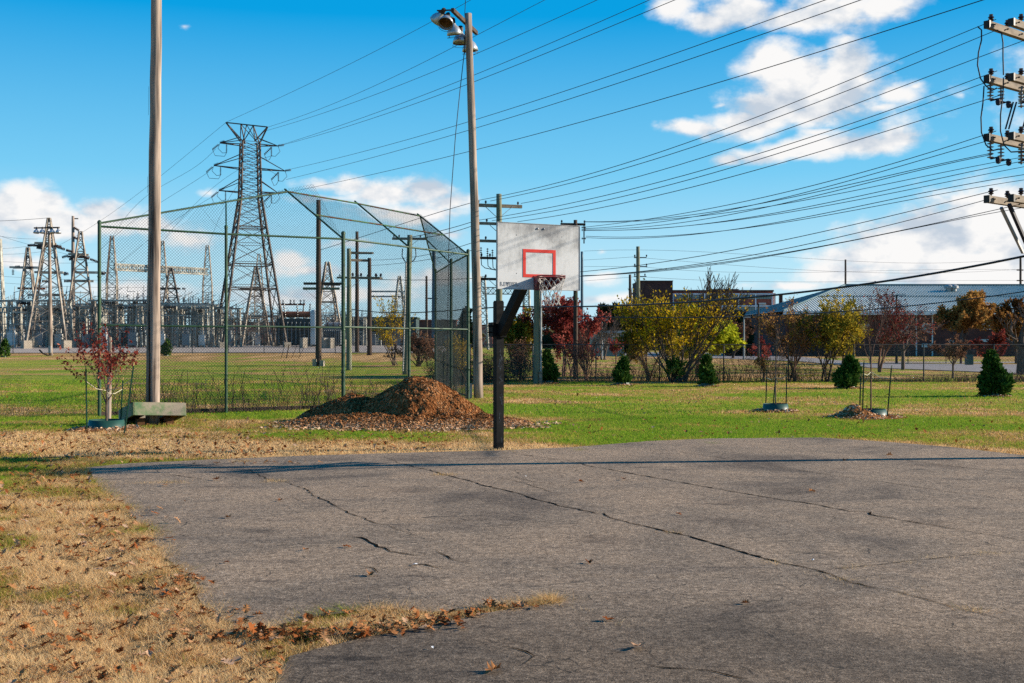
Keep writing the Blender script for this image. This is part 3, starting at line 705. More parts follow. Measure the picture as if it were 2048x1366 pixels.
def build_leaves():
    r = np.random.default_rng(77)
    def pile(n, fx, fy, fan=None, zz=0.035): 
        x, y = scatter(n, fx[0], fx[1], fy[0], fy[1], int(r.integers(1e6)), fan)
        k = ~inside(x, y, AS2); return x[k], y[k]
    xs = []; ys = []
    for n, y0, y1, fan in ((2600, 6.0, 18, (-0.48, -0.05)), (800, 17.8, 27, (-0.47, 0.47)), (500, 27, 42, (-0.47, 0.47)), (900, 18, 24, (-0.47, -0.05))):
        x, y = pile(n, (0, 0), (y0, y1), fan); xs.append(x); ys.append(y)
    # gathered along the court edge and on the tongue
    for (px, py, sx, sy, n) in [(230, 1060, .2, .5, 50), (270, 1100, .16, .3, 50), (340, 1190, .16, .2, 40), (400, 1240, .16, .12, 40), (500, 1280, .22, .08, 60), (590, 1276, .2, .06, 60), (690, 1276, .18, .05, 75), (790, 1264, .16, .05, 55), (870, 1252, .12, .04, 40), (1010, 1222, .10, .03, 18), (945, 1238, .06, .03, 14), (100, 1290, .12, .1, 14), (90, 1110, .2, .2, 20), (370, 1165, .08, .06, 20), (520, 930, .6, .1, 20)]:
        g = G(px, py); xs.append(g.x + r.normal(0, sx, n)); ys.append(g.y + r.normal(0, sy, n) )
    x = np.concatenate(xs); y = np.concatenate(ys); n = len(x)
    size = r.uniform(0.03, 0.10, n) * np.where(y < 14, 1, 1.15)
    v, f, t = leaf_mesh_arrays(x, y, np.full(n, 0.034), size, r.uniform(0, 6.28, n), r.normal(0, 0.45, n), np.clip(r.beta(2, 2, n) + np.where((y < 9) , .0, .05), 0, 1), 5)
    o = mesh_np('fallen_leaves', v, f, M['dead_leaf'], attrs={'tint': t})
    tag(o, 'brown oak leaves scattered over the dry grass', 'leaves', kind='stuff')
    # leaves lying singly on the asphalt
    sing = [(742, 1157, 'curled orange oak leaf on the asphalt below the short jagged crack', .11, .6), (695, 1100, 'small rust leaf on asphalt left of the jagged crack', .09, .3), (612, 1106, 'small orange leaf on asphalt, leftmost below mid court', .07, .5),
            (456, 1040, 'flat tan leaf on asphalt near the left grass edge', .10, .65), (452, 1132, 'small dark red leaf on asphalt near left grass edge', .06, .2), (1178, 1132, 'dark brown leaf on asphalt right of the grass tongue', .08, .2), (1218, 1248, 'crumpled brown leaf just right of the grass tongue tip', .09, .2),
            (1277, 1304, 'pinkish curled leaf near the bottom middle of the asphalt', .11, .85), (1490, 1214, 'single orange leaf on open asphalt at lower right', .07, .5), (985, 1352, 'orange leaf on the dark asphalt nearest the viewer', .12, .6), (488, 1251, 'broad brown leaf on asphalt just above the grass tongue', .14, .45),
            (1163, 968, 'small brown leaf on asphalt beneath the hoop', .09, .3), (1248, 963, 'flat brown leaf on asphalt right of the hoop shadow', .10, .35), (1778, 914, 'orange leaf beside the shadow line at far right', .12, .7), (1690, 924, 'dark leaf lying on the shadow line at right', .11, .15), (1358, 1034, 'small red leaf between the two long seams', .08, .35),
            (1625, 987, 'faint tan leaf on the right part of court', .10, .55), (330, 975, 'tan leaf at the end of the dry grass strip', .13, .6), (432, 964, 'rust leaf on asphalt right of the dry grass strip', .12, .4), (560, 1006, 'small rust leaf beside the dark puddle stain', .08, .4)]
    for i, (px, py, lab, s, tt) in enumerate(sing):
        g = G(px, py)
        v, f, t = leaf_mesh_arrays(np.array([g.x]), np.array([g.y]), np.array([0.03]), np.array([s]), np.array([i * 1.3]), np.array([0.12]), np.array([tt]), 50 + i, 0.6)
        o = mesh_np('fallen_leaf', v, f, M['dead_leaf'], attrs={'tint': t})
        tag(o, lab, 'leaf', 'single leaves lying on the asphalt')
    for i, (px, py, lab) in enumerate([(830, 1136, 'white scrap of litter beside the jagged crack'), (372, 1147, 'small white litter at the left edge of the asphalt'), (1051, 957, 'tiny white scrap on asphalt under the hoop'), (864, 1305, 'clear oval scrap on dark asphalt at the bottom'), (1626, 1127, 'tiny white scrap near the long seam at right')]):
        g = G(px, py); mb = MB(); r_ = 0.014 if i else 0.03
        pts = [(g.x + math.cos(a) * r_ * random.uniform(.4, 1.2), g.y + math.sin(a) * r_ * random.uniform(.5, 1.3), 0.028 + random.uniform(0, .012)) for a in [k * .9 for k in range(7)]]
        mb.add(pts + [(g.x, g.y, 0.04)], [(k, (k + 1) % 7, 7) for k in range(7)])
        tag(mb.build('litter_scrap', M['litter_white']), lab, 'litter', 'white scraps of litter on the court')
build_leaves()
#PART2
# ------------------------------------------------------------------ basketball hoop
def build_hoop():
    TH = R(27.0); u = Vector((math.cos(TH), math.sin(TH), 0)); n = Vector((math.sin(TH), -math.cos(TH), 0))
    base = Vector((-0.235, 20.45, 0)); bc = Vector((0.45, 19.30, 3.26))
    t = thing('basketball_hoop', 'outdoor basketball hoop on a square black pole with weathered metal backboard', 'basketball hoop', base)
    RZ = TH
    def box(mb, c, s, mi=0): mb.box(c, s, RZ, mi=mi)
    mb = MB(); box(mb, base + Vector((0, 0, 1.27)), (0.14, 0.14, 2.58)); mb.box(base + Vector((0, 0, 2.565)), (0.125, 0.125, 0.03), RZ); pole = mb.build('pole', M['black_steel'], t)
    # scratches on the front face
    f0 = base + n * 0.0715; rr = random.Random(4)
    for (z0, z1, k) in ((1.35, 1.75, 60), (1.0, 1.3, 24), (0.75, 0.98, 22), (0.30, 0.62, 22), (0.10, 0.2, 8)):
        mb = MB(); p = f0 + u * .01 + Vector((0, 0, z1))
        for _ in range(k):
            q = p + u * rr.uniform(-.016, .016) + Vector((0, 0, rr.uniform(-.03, .012)))
            if abs((q - f0).dot(u)) > .05 or q.z < z0: q = f0 + u * rr.uniform(-.02, .03) + Vector((0, 0, (z0 + z1) / 2 + rr.uniform(0, .1)))
            mb.bar(p, q, 0.0017, 0.0017); p = q
        mb.build('scratch', M['scratch'], pole)
    mb = MB()
    zc = 2.09
    box(mb, base + Vector((0, 0, zc + 0.10)), (0.20, 0.20, 0.03)); box(mb, base + Vector((0, 0, zc - 0.13)), (0.21, 0.22, 0.03))
    box(mb, base - u * 0.12 + Vector((0, 0, zc - .01)), (0.07, 0.17, 0.24)); box(mb, base + n * 0.09 + Vector((0, 0, zc - .02)), (0.16, 0.04, 0.22)); box(mb, base - n * 0.09 + Vector((0, 0, zc - .02)), (0.16, 0.03, 0.24))
    for s_ in (-1, 1):
        for z_ in (-.06, .05): mb.lathe(base - u * 0.155 + n * (0.05 * s_) + Vector((0, 0, zc + z_)), [(0.012, 0), (0.012, 0.03)], 6, -u)
    mb.build('mounting_clamp', M['black_steel'], t)
    a0 = base + n * 0.10 + Vector((0, 0, 2.03)); a1 = bc - n * 0.10 + Vector((0, 0, 0.02)) + u * 0.0
    mb = MB(); mb.bar(a0, a1, 0.14, 0.17)
    for s_ in (-1, 1):
        mb.bar(a1 + u * 0.0, bc - n * 0.02 + u * (0.42 * s_) + Vector((0, 0, 0.36)), 0.04, 0.05)
        mb.bar(a1, bc - n * 0.02 + u * (0.42 * s_) + Vector((0, 0, -0.30)), 0.04, 0.05)
    mb.box(a1 + n * 0.03, (0.30, 0.08, 0.26), RZ)
    mb.build('extension_arm', M['black_steel'], t)
    # board
    W, Hh, D = 1.524, 1.07, 0.028
    mb = MB(); box(mb, bc - n * D / 2, (W, D, Hh)); bd = mb.build('backboard', M['board'], t)
    mb = MB()
    for z_ in (-Hh / 2 - .004, Hh / 2 + .004): box(mb, bc - n * 0.018 + Vector((0, 0, z_)), (W + .016, 0.05, 0.008))
    for s_ in (-1, 1): box(mb, bc - n * 0.018 + u * (s_ * (W / 2 + .004)), (0.008, 0.05, Hh))
    mb.build('edge_trim', M['galv'], bd)
    # red target rectangle 24 x 18 in
    bz = -Hh / 2 + 0.195; bh = 0.46; bw = 0.61; lw = 0.052; e = n * 0.003
    mb = MB()
    for z_ in (bz + lw / 2, bz + bh - lw / 2): box(mb, bc + e + Vector((0, 0, z_)), (bw, 0.004, lw))
    for s_ in (-1, 1): box(mb, bc + e + u * (s_ * (bw / 2 - lw / 2)) + Vector((0, 0, bz + bh / 2)), (lw, 0.004, bh - 2 * lw))
    mb.build('target_rectangle', M['red'], bd)
    for du in (-0.03, 0.085):
        mb = MB(); mb.lathe(bc + u * du + Vector((0, 0, Hh / 2 - 0.072)), [(0.0, 0.018), (0.012, 0.016), (0.018, 0.006), (0.018, 0)], 10, n); mb.build('bolt', M['bolt'], bd)
    # faint outlined hand lettering at the lower left corner
    G_ = {'L': [[(0, 1), (0, 0), (.7, 0), (.7, .25), (.3, .25), (.3, 1), (0, 1)]], 'I': [[(0, 0), (0, 1), (.4, 1), (.4, 0), (0, 0)]],
          'V': [[(0, 1), (.3, 0), (.5, 0), (.8, 1), (.55, 1), (.4, .4), (.25, 1), (0, 1)]], 'E': [[(0, 0), (0, 1), (.7, 1), (.7, .8), (.3, .8), (.3, .6), (.6, .6), (.6, .4), (.3, .4), (.3, .2), (.7, .2), (.7, 0), (0, 0)]]}
    mb = MB(); x = -W / 2 + 0.045
    for ch in 'LIVIEL':
        for st in G_[ch]:
            q = [bc + n * 0.002 + u * (x + a * 0.062) + Vector((0, 0, -Hh / 2 + 0.045 + b * 0.062)) for a, b in st]
            for a, b in zip(q[:-1], q[1:]): mb.bar(a, b, 0.0035, 0.0035)
        x += {'I': .044}.get(ch, .064)
    mb.build('lettering', M['pencil'], bd)
    # rim
    rc = bc + n * 0.40 + Vector((0, 0, -0.335)); rr_ = 0.2286
    mb = MB()
    for dz, rad in ((0, .0095), (-.03, .008)):
        ring = [rc + (u * math.cos(a) + n * math.sin(a)) * rr_ + Vector((0, 0, dz)) for a in [k * math.pi / 18 for k in range(37)]]
        mb.tube(ring, rad, 6, cap=False)
    rim = mb.build('rim', M['rim'], t, smooth=True)
    # solid plate bracket that tapers back to the board under the ring
    mb = MB(); zt = rc.z - 0.004; zb = rc.z - 0.215; Z = lambda q, z: Vector((q.x, q.y, z))
    for s_ in (-1, 1):
        a0_ = bc + u * (.10 * s_) + n * .012; a1_ = rc + u * (.236 * s_) + n * .02; w_ = u * (.006 * s_)
        vs = [Z(a0_, zb), Z(a0_, zt), Z(a1_, zt), Z(a1_, zt - .035), Z(a0_.lerp(a1_, .18), zb)]; vs += [v + w_ for v in vs]
        mb.add(vs, [(0, 1, 2, 3, 4), (9, 8, 7, 6, 5), (0, 5, 6, 1), (1, 6, 7, 2), (2, 7, 8, 3), (3, 8, 9, 4), (4, 9, 5, 0)])
    pts_ = [Z(bc + u * s_ * .10 + n * .012, zt) for s_ in (-1, 1)]; arc = []
    for k in range(9):
        a = math.pi * (k / 8) ; q = rc + (u * math.cos(a) - n * math.sin(a)) * (rr_ + .004); arc.append(Z(q, zt))
    vs = pts_ + arc; mb.add(vs + [v - Vector((0, 0, .006)) for v in vs], [(1, 2, 3, 4, 5, 6), (0, 1, 6, 7, 8, 9, 10), tuple(11 + k for k in (6, 5, 4, 3, 2, 1)), tuple(11 + k for k in (10, 9, 8, 7, 6, 1, 0))])
    box(mb, bc + n * 0.008 + Vector((0, 0, rc.z - bc.z - 0.10)), (0.215, 0.014, 0.235))
    box(mb, bc + n * 0.09 + Vector((0, 0, rc.z - bc.z - 0.012)), (0.13, 0.17, 0.010))
    mb.build('bracket', M['rim'], rim)
    # net
    mb = MB(); rows = 6; nl = 12; prof = [(0.228, -0.03), (0.205, -0.11), (0.175, -0.19), (0.145, -0.27), (0.125, -0.34), (0.118, -0.41), (0.125, -0.47)]
    rg = random.Random(9); P_ = []
    for i in range(rows + 1):
        r_, z_ = prof[i]; row = []
        for k in range(nl):
            a = (k + 0.5 * (i % 2)) * 2 * math.pi / nl + rg.uniform(-.09, .09) * (i > 0)
            jr = r_ * (1 + (rg.uniform(-.13, .10) if i else 0))
            row.append(rc + (u * math.cos(a) + n * math.sin(a)) * jr + Vector((0, 0, z_ + (rg.uniform(-.02, .02) if i else 0))) + u * (0.03 * i / rows) * 1.0)
        P_.append(row)
    for i in range(rows):
        for k in range(nl):
            a = P_[i][k]
            for dk in ((0, -1) if i % 2 == 0 else (0, 1)):
                b = P_[i + 1][(k + dk) % nl]; m_ = (a + b) / 2 + Vector((rg.uniform(-.01, .01), rg.uniform(-.01, .01), -.008))
                mb.tube([a, m_, b], 0.0042, 4, cap=False)
    mb.build('net', M['net'], rim)
build_hoop()

# ------------------------------------------------------------------ chain link
def clip_poly(o, d, poly):
    """line o + t d against convex 2D polygon"""
    t0, t1 = -1e9, 1e9; n = len(poly)
    area = sum(poly[i][0] * poly[(i + 1) % n][1] - poly[(i + 1) % n][0] * poly[i][1] for i in range(n))
    sg = 1 if area > 0 else -1
    for i in range(n):
        a = poly[i]; b = poly[(i + 1) % n]
        ex, ey = b[0] - a[0], b[1] - a[1]; nx, ny = -ey * sg, ex * sg
        den = nx * d[0] + ny * d[1]; num = nx * (a[0] - o[0]) + ny * (a[1] - o[1])
        if abs(den) < 1e-9:
            if num > 0: return None
            continue
        t = num / den
        if den > 0: t0 = max(t0, t)
        else: t1 = min(t1, t)
    return (t0, t1) if t1 > t0 + 1e-4 else None

def chain(mb, pts, cell=0.055, r=0.0024, sag=0.0):
    pts = [Vector(p) for p in pts]; o = pts[0]; U = (pts[1] - o).normalized()
    nn = (pts[1] - o).cross(pts[-1] - o).normalized(); V = nn.cross(U)
    poly = [((p - o).dot(U), (p - o).dot(V)) for p in pts]
    s = cell * 1.4142
    for sg in (1, -1):
        d = (0.7071, 0.7071 * sg); nrm = (-d[1], d[0])
        vals = [p[0] * nrm[0] + p[1] * nrm[1] for p in poly]
        lo, hi = min(vals), max(vals); step = cell
        c = math.floor(lo / step) * step
        while c < hi:
            c += step; cl = clip_poly((nrm[0] * c, nrm[1] * c), d, poly)
            if not cl: continue
            t0, t1 = cl; K = 1 if sag == 0 else max(1, int((t1 - t0) / 0.5))
            q = []
            for k in range(K + 1):
                t = t0 + (t1 - t0) * k / K
                x, y = nrm[0] * c + d[0] * t, nrm[1] * c + d[1] * t
                q.append(o + U * x + V * y - Vector((0, 0, sag * math.sin(math.pi * k / K) if K > 1 else 0)))
            for a, b in zip(q[:-1], q[1:]): mb.tri(a, b, r)

def build_backstop():
    P1 = Vector((-10.36, 29.5, 0)); P3 = Vector((-4.74, 33.0, 0)); P7 = Vector((-1.42, 38.0, 0)); P5 = Vector((-2.93, 45.0, 0))
    P2 = Vector((-7.53, 30.95, 0)); P4 = (P3 + P7) / 2 + Vector((-0.03, 0, 0)); P6 = Vector((-2.12, 40.9, 0))
    t = thing('baseball_backstop', 'tall green chain link baseball backstop with sloping overhang behind the mulch pile', 'backstop', P3)
    posts = [(P1, 4.88, .045), (P2, 4.9, .04), (P3, 4.93, .055), (P4, 4.87, .045), (P7, 4.82, .05), (P6, 4.72, .05), (P5, 4.62, .04)]
    for p, h, r in posts:
        mb = MB(); mb.tube([p - Vector((0, 0, .1)), p + Vector((0, 0, h))], r, 10)
        mb.lathe(p + Vector((0, 0, h)), [(r + .008, -.05), (r + .008, 0), (r * .7, .03), (0, .045)], 10)
        for z in (1.0, 2.2, 3.5): mb.lathe(p + Vector((0, 0, z)), [(r + .006, -.02), (r + .009, 0), (r + .006, .02)], 10)
        mb.build('post', M['green_paint'], t)
    T3 = P(575, 383, 34.2); T4 = P(715, 407, 36.5); T7 = P(840, 432, 39.1)
    up = lambda p, z: Vector((p.x, p.y, z))
    def rail(a, b, r=.022, m='green_paint', name='rail'):
        mb = MB(); mb.tube([a, b], r, 8); mb.build(name, M[m], t)
    tops = {0: 4.76, 1: 4.7, 2: 4.75, 3: 4.72, 4: 4.68, 5: 4.58, 6: 4.5}
    seq = [p for p, _, _ in posts]
    for i in range(6):
        a, b = seq[i], seq[i + 1]
        rail(up(a, tops[i]), up(b, tops[i + 1]), .028)
        rail(up(a, 2.28), up(b, 2.26), .024)
        if i >= 4: rail(up(a, .12), up(b, .12), .024, 'rust')
    e1 = up(P1, 4.84)
    rail(e1, T3, .026); mid = e1.lerp(T3, (lambda k: ((k * e1.y - e1.x) / ((T3.x - e1.x) - k * (T3.y - e1.y))))((452 - CX) / F))
    rail(up(P2, 4.88), mid, .022)
    for a, b in ((up(P3, 4.75), T3), (up(P4, 4.72), T4), (up(P7, 4.68), T7)):
        d = (b - a).normalized(); rail(a, b + d * .14, .026, name='overhang_arm')
    rail(T3, T4, .024, 'rust'); rail(T4, T7, .024, 'rust')
    m3, m4, m7 = (up(P3, 4.75) + T3) / 2, (up(P4, 4.72) + T4) / 2, (up(P7, 4.68) + T7) / 2
    rail(m3, m4, .024, 'rust'); rail(m4, m7, .024, 'rust')
    rail(T7, up(P5, 4.5), .024); rail(up(P6, 4.58), T7.lerp(up(P5, 4.5), .38), .022)
    def panel(name, *quads, **kw):
        mb = MB()
        for q in quads: chain(mb, q, **kw)
        mb.build(name, M['chain'], t)
    for i in range(6):
        a, b = seq[i], seq[i + 1]
        panel('chain_link_panel', [up(a, .02), up(b, .02), up(b, tops[i + 1]), up(a, tops[i])], r=.0034)
    panel('overhang_mesh', [up(P1, 4.76), up(P3, 4.75), T3, e1], r=.0030, sag=.10)
    panel('overhang_mesh', [up(P3, 4.75), up(P4, 4.72), T4, T3], r=.0024)
    panel('overhang_mesh', [up(P4, 4.72), up(P7, 4.68), T7, T4], r=.0024)
    panel('overhang_mesh', [up(P7, 4.68), up(P5, 4.5), T7], r=.0024, sag=.05)
    # wooden kick board on the ground between the left posts
    mb = MB(); mb.bar(up(P1, .05), up(P3, .05), .05, .10); mb.build('kick_board', M['dark_wood'], t)
build_backstop()

def weeds(name, label, a, b, n, h, mat, seed, spread=.12, grp=None):
    """thin dead stems along a line"""
    rg = random.Random(seed); mb = MB()
    for _ in range(n):
        p = Vector(a).lerp(Vector(b), rg.random()) + Vector((rg.gauss(0, spread), rg.gauss(0, spread), 0)); p.z = float(terrain(p.x, p.y))
        hh = h * rg.uniform(.3, 1.2); pts = [p]; d = Vector((rg.uniform(-.3, .3), rg.uniform(-.3, .3), 1))
        for _k in range(3):
            p = p + d * hh / 3; d += Vector((rg.uniform(-.4, .4), rg.uniform(-.4, .4), 0)); pts.append(p)
            if rg.random() < .6: mb.tri(p, p + Vector((rg.uniform(-.2, .2), rg.uniform(-.2, .2), rg.uniform(.05, .25))) * hh * .8, .004)
        for q, w in zip(pts[:-1], pts[1:]): mb.tri(q, w, .006)
    o = mb.build(name, M[mat]); tag(o, label, 'weeds', grp, 'stuff'); return o
weeds('climbing_weeds', 'thin leafless weeds climbing the foot of the backstop mesh', (-10.2, 29.62, 0), (-4.9, 32.9, 0), 190, 1.0, 'bark_dark', 3, .08)
weeds('climbing_weeds', 'low dark weeds at the foot of the backstop behind the mulch pile', (-4.6, 33.3, 0), (-1.5, 37.9, 0), 80, .7, 'bark_dark', 4, .08)

# ------------------------------------------------------------------ wooden poles
def bell(o, axis, s=1.0):
    mb = MB(); o = Vector(o)
    mb.lathe(o, [(0.0, 0.0), (.07 * s, .0), (.08 * s, .05 * s), (.10 * s, .09 * s), (.18 * s, .17 * s), (.235 * s, .30 * s), (.25 * s, .40 * s), (.238 * s, .398 * s), (.22 * s, .30 * s)], 18, axis)
    return mb
def flood(t, top, axis, s=1.0, guard=True):
    axis = Vector(axis).normalized(); mb = bell(top, axis, s); fl = mb.build('floodlight', M['lamp'], t, smooth=True)
    mb = MB(); mb.lathe(Vector(top), [(.0, .06 * s), (.09 * s, .10 * s), (.17 * s, .18 * s), (.222 * s, .30 * s), (.236 * s, .395 * s)], 18, axis); mb.build('reflector', M['lamp_in'], fl, smooth=True)
    mb = MB(); mb.lathe(Vector(top), [(.0, -.16 * s), (.06 * s, -.16 * s), (.085 * s, -.10 * s), (.085 * s, .01 * s), (0, .01 * s)], 12, axis); mb.build('ballast_housing', M['lamp_dark'], fl)
    if guard:
        mb = MB(); c = Vector(top) + axis * .47 * s; o = axis.orthogonal().normalized(); q = axis.cross(o)
        ring = [c + (o * math.cos(a) + q * math.sin(a)) * .25 * s for a in [k * math.pi / 8 for k in range(17)]]
        mb.tube(ring, .006, 4, cap=False)
        for k in range(0, 16, 4): mb.bar(ring[k], ring[k] - axis * .08 * s, .008)
        mb.build('guard_ring', M['lamp_dark'], fl)
def tapered(name, mat, base, top, r0, r1, parent, n=14, kink=0.0, seed=0):
    rg = random.Random(seed); pts = []; rad = []
    base = Vector(base); top = Vector(top); K = 16
    for k in range(K + 1):
        f = k / K; p = base.lerp(top, f) + Vector((math.sin(f * 3.1) * kink + rg.uniform(-.006, .006), 0, 0)); pts.append(p); rad.append(r0 + (r1 - r0) * f + rg.uniform(-.004, .004) * (r0 > .1))
    mb = MB(); mb.tube(pts, rad, n); return mb.build(name, mat, parent, smooth=True)

def build_near_poles():
    b = Vector((-8.17, 26.7, 0))
    t = thing('light_pole', 'tall weathered wooden light pole rising through the tilted green box', 'pole', b)
    pl = tapered('pole', M['pole_wood'], b - Vector((0, 0, .2)), b + Vector((.12, 0, 12.6)), .158, .105, t, 18, seed=1)
    mb = MB(); pts = [b + Vector((-.015, -.150, .2)), b + Vector((-.02, -.151, .9)), b + Vector((-.01, -.150, 1.5)), b + Vector((-.03, -.147, 2.4)), b + Vector((-.035, -.146, 3.6))]
    mb.tube(pts, [.018, .022, .014, .008, .003], 5); mb.build('split', M['crack'], pl)
    rg = random.Random(8)
    for _ in range(12):
        mb = MB()
        z = rg.uniform(1, 7); x = rg.uniform(-.1, .1); L = rg.uniform(.2, .9)
        y = -math.sqrt(max(.001, (.155 - z * .0042) ** 2 - x * x))
        mb.bar(b + Vector((x, y, z)), b + Vector((x + .012 * z * .1, y, z + L)), .005, .004); mb.build('drying_crack', M['crack'], pl)
    A = Vector((-9.6, 27.2, 12.1)); B = Vector((-6.6, 26.3, 12.1)); mb = MB(); mb.bar(A, B, .10, .12); mb.build('cross_arm', M['dark_wood'], t)
    for k in range(4): flood(t, A.lerp(B, .05 + .3 * k) + Vector((0, -.15, -.25)), (0, -.3, -1))
    # second
    b = Vector((-1.11, 39.0, 0)); top = Vector((-1.46, 39.0, 12.75))
    t = thing('light_pole', 'leaning wooden light pole with floodlights, between the backstop and the hoop', 'pole', b)
    tapered('pole', M['pole_wood'], b - Vector((0, 0, .2)), top, .160, .115, t, 18, .04, seed=2)
    A = P(905, 20, 37.6); B = P(953, 72, 40.4); B.z = A.z
    mb = MB(); o = Vector((-.12, 0, 0)); mb.bar(A + o * 0, B + o * 0, .10, .13); mb.bar(A, A + Vector((-.5, 0, -.02)), .04, .04); mb.bar(A + Vector((0, 0, -.25)), A + Vector((-.45, 0, -.05)), .04, .04)
    mb.build('cross_arm', M['dark_wood'], t)
    flood(t, P(895, 33, 37.7), (-.12, -.62, -.75), .98)
    flood(t, P(884, 22, 38.0) + Vector((0, .15, 0)), (-.5, .55, -.55), .95, False)
    flood(t, P(906, 45, 38.6), (.12, .2, -1)); flood(t, P(921, 62, 39.2), (0, 0, -1), 1.05); flood(t, P(938, 76, 39.9), (.1, .1, -1), 1.1)
    pc = [P(930, 62, 39), P(929, 100, 39), P(920, 180, 39.1), P(911, 270, 39.3), P(905, 350, 39.6), P(900, 420, 39.8), P(897.5, 500, 40), P(896, 600, 40.4), P(894, 770, 41)]
    mb = MB(); mb.tube(pc, .014, 5); tag(mb.build('hanging_cable', M['wire']), 'slack black cable hanging beside the leaning light pole', 'cable')
    mb = MB(); mb.bar(P(931, 0, 38.9), P(929.5, 30, 38.9), .02); mb.build('lightning_rod', M['dark_wood'], t)
    # small steel cabinet at its foot
    g = Vector((-1.42, 38.6, 0)); tb = thing('utility_box', 'small grey metal box leaning at the foot of the floodlight pole', 'box', g)
    mb = MB(); mb.box(g + Vector((0, 0, .24)), (.22, .14, .48), .1); mb.build('housing', M['grey_steel'], tb)
    mb = MB(); mb.box(g + Vector((.0, -.078, .24)), (.18, .012, .40), .1); mb.build('door', M['galv'], tb)
    mb = MB(); mb.bar(g + Vector((-.05, 0, .5)), g + Vector((-.32, .1, 1.0)), .03); mb.build('handle', M['dark_wood'], tb)
build_near_poles()

def build_tilted_box():
    A = Vector((-8.35, 25.9, .25)); B = Vector((-7.35, 26.56, .20)); D = Vector((-9.0, 26.85, .01)); Cc = B + (D - A)
    t = thing('tilted_box', 'shallow square box of worn green paint propped up around the wooden pole', 'box', A.lerp(Cc, .5) * 1.0)
    nrm = (B - A).cross(D - A).normalized(); hgt_ = .29; th = .035
    for a, b in ((A, B), (B, Cc), (Cc, D), (D, A)):
        mb = MB(); inn = ((A + Cc) / 2 - (a + b) / 2).normalized() * th; d = (b - a).normalized()
        a2, b2 = a + d * (th if a in (B, D) else 0), b - d * (th if b in (B, D) else 0)
        vs = [a2, b2, b2 + inn, a2 + inn]; vs += [v + nrm * hgt_ for v in vs]
        mb.add(vs, [(0, 1, 2, 3), (7, 6, 5, 4), (0, 4, 5, 1), (1, 5, 6, 2), (2, 6, 7, 3), (3, 7, 4, 0)]); mb.build('side_panel', M['box'], t)
    ctr = (A + Cc) / 2; e1 = (B - A).normalized(); e2 = (D - A).normalized()
    mb = MB()
    for (x0, x1, y0, y1) in ((.04, .36, .04, 1.14), (.84, 1.16, .04, 1.14), (.36, .84, .04, .32), (.36, .84, .86, 1.14)):
        vs = [A + e1 * x + e2 * y + nrm * .05 for x, y in ((x0, y0), (x1, y0), (x1, y1), (x0, y1))]; vs += [v + nrm * .02 for v in vs]
        mb.add(vs, [(3, 2, 1, 0), (4, 5, 6, 7), (0, 1, 5, 4), (1, 2, 6, 5), (2, 3, 7, 6), (3, 0, 4, 7)])
    mb.build('floor_board', M['box_under'], t)
    for x in (.25, .9):
        mb = MB(); p = A + e1 * x + e2 * .35; mb.box((p.x, p.y, .07), (.16, .3, .14), .5); mb.build('support_block', M['box_under'], t)
build_tilted_box()

# ------------------------------------------------------------------ wood chips
def chips(n, fx, seed, smin, smax, zfun, parent, tintf, name='wood_chips'):
    r = np.random.default_rng(seed); x, y = fx(n, r); z, keep = zfun(x, y); x, y, z = x[keep], y[keep], z[keep]; n = len(x)
    L = r.uniform(smin, smax, n); W = L * r.uniform(.25, .6, n); yaw = r.uniform(0, 6.28, n)
    e = 0.03; zx = (zfun(x + e, y)[0] - zfun(x - e, y)[0]) / (2 * e); zy = (zfun(x, y + e)[0] - zfun(x, y - e)[0]) / (2 * e)
    a = np.stack([np.cos(yaw), np.sin(yaw), zx * np.cos(yaw) + zy * np.sin(yaw) + r.normal(0, .35, n)], 1) * L[:, None] / 2
    b = np.stack([-np.sin(yaw), np.cos(yaw), -zx * np.sin(yaw) + zy * np.cos(yaw) + r.normal(0, .5, n)], 1) * W[:, None] / 2
    c = np.stack([x, y, z + .012 + r.uniform(0, .015, n)], 1)
    v = np.stack([c - a - b, c + a - b * .6, c + a + b * .8, c - a * .8 + b], 1).reshape(-1, 3)
    f = np.arange(n * 4).reshape(-1, 4); t = np.repeat(np.clip(tintf(x, y, r), 0, 1), 4)
    o = mesh_np(name, v, f, M['chips'], parent, {'tint': t}); o['kind'] = 'stuff'; return o

def mound_h(x, y):
    cx, cy = -2.25, 27.3
    w = (fbm(x * 1.1 + 3, y * 1.1, 40, 4) - .5)
    u_ = x + w * .3; v_ = y + (fbm(x * 1.2, y * 1.2 + 9, 43, 4) - .5) * .3
    a = 1.03 * np.maximum(0, 1 - (np.abs((u_ - cx) / np.where(u_ < cx, 1.7, 1.9)) ** 1.6 + np.abs((v_ - cy) / 1.6) ** 1.8)) ** 1.0
    b = .60 * np.maximum(0, 1 - (np.abs((u_ + 3.75) / 1.35) ** 1.5 + np.abs((v_ - 27.7) / 1.4) ** 1.8)) ** .9
    c_ = .30 * np.maximum(0, 1 - (np.abs((u_ + 2.4) / 2.9) ** 2 + np.abs((v_ - 26.7) / 1.9) ** 2))
    ridge = .10 * np.maximum(0, 1 - np.abs((u_ + 2.05 + (v_ - 26.2) * -.25) / .32)) * np.maximum(0, 1 - np.abs((v_ - 26.4) / .9))
    m = np.maximum(np.maximum(a, b), c_) + ridge * (a > .1) + (fbm(x * 3.4, y * 3.4, 41, 4) - .5) * .20 * np.clip((a + b + c_) * 2.5, 0, 1)
    ap = .075 * np.maximum(0, 1 - (((x + 2.3) / 3.15) ** 2 + ((y - 26.4) / 1.8) ** 2) ** 1.2)
    return np.maximum(m, ap) - .012

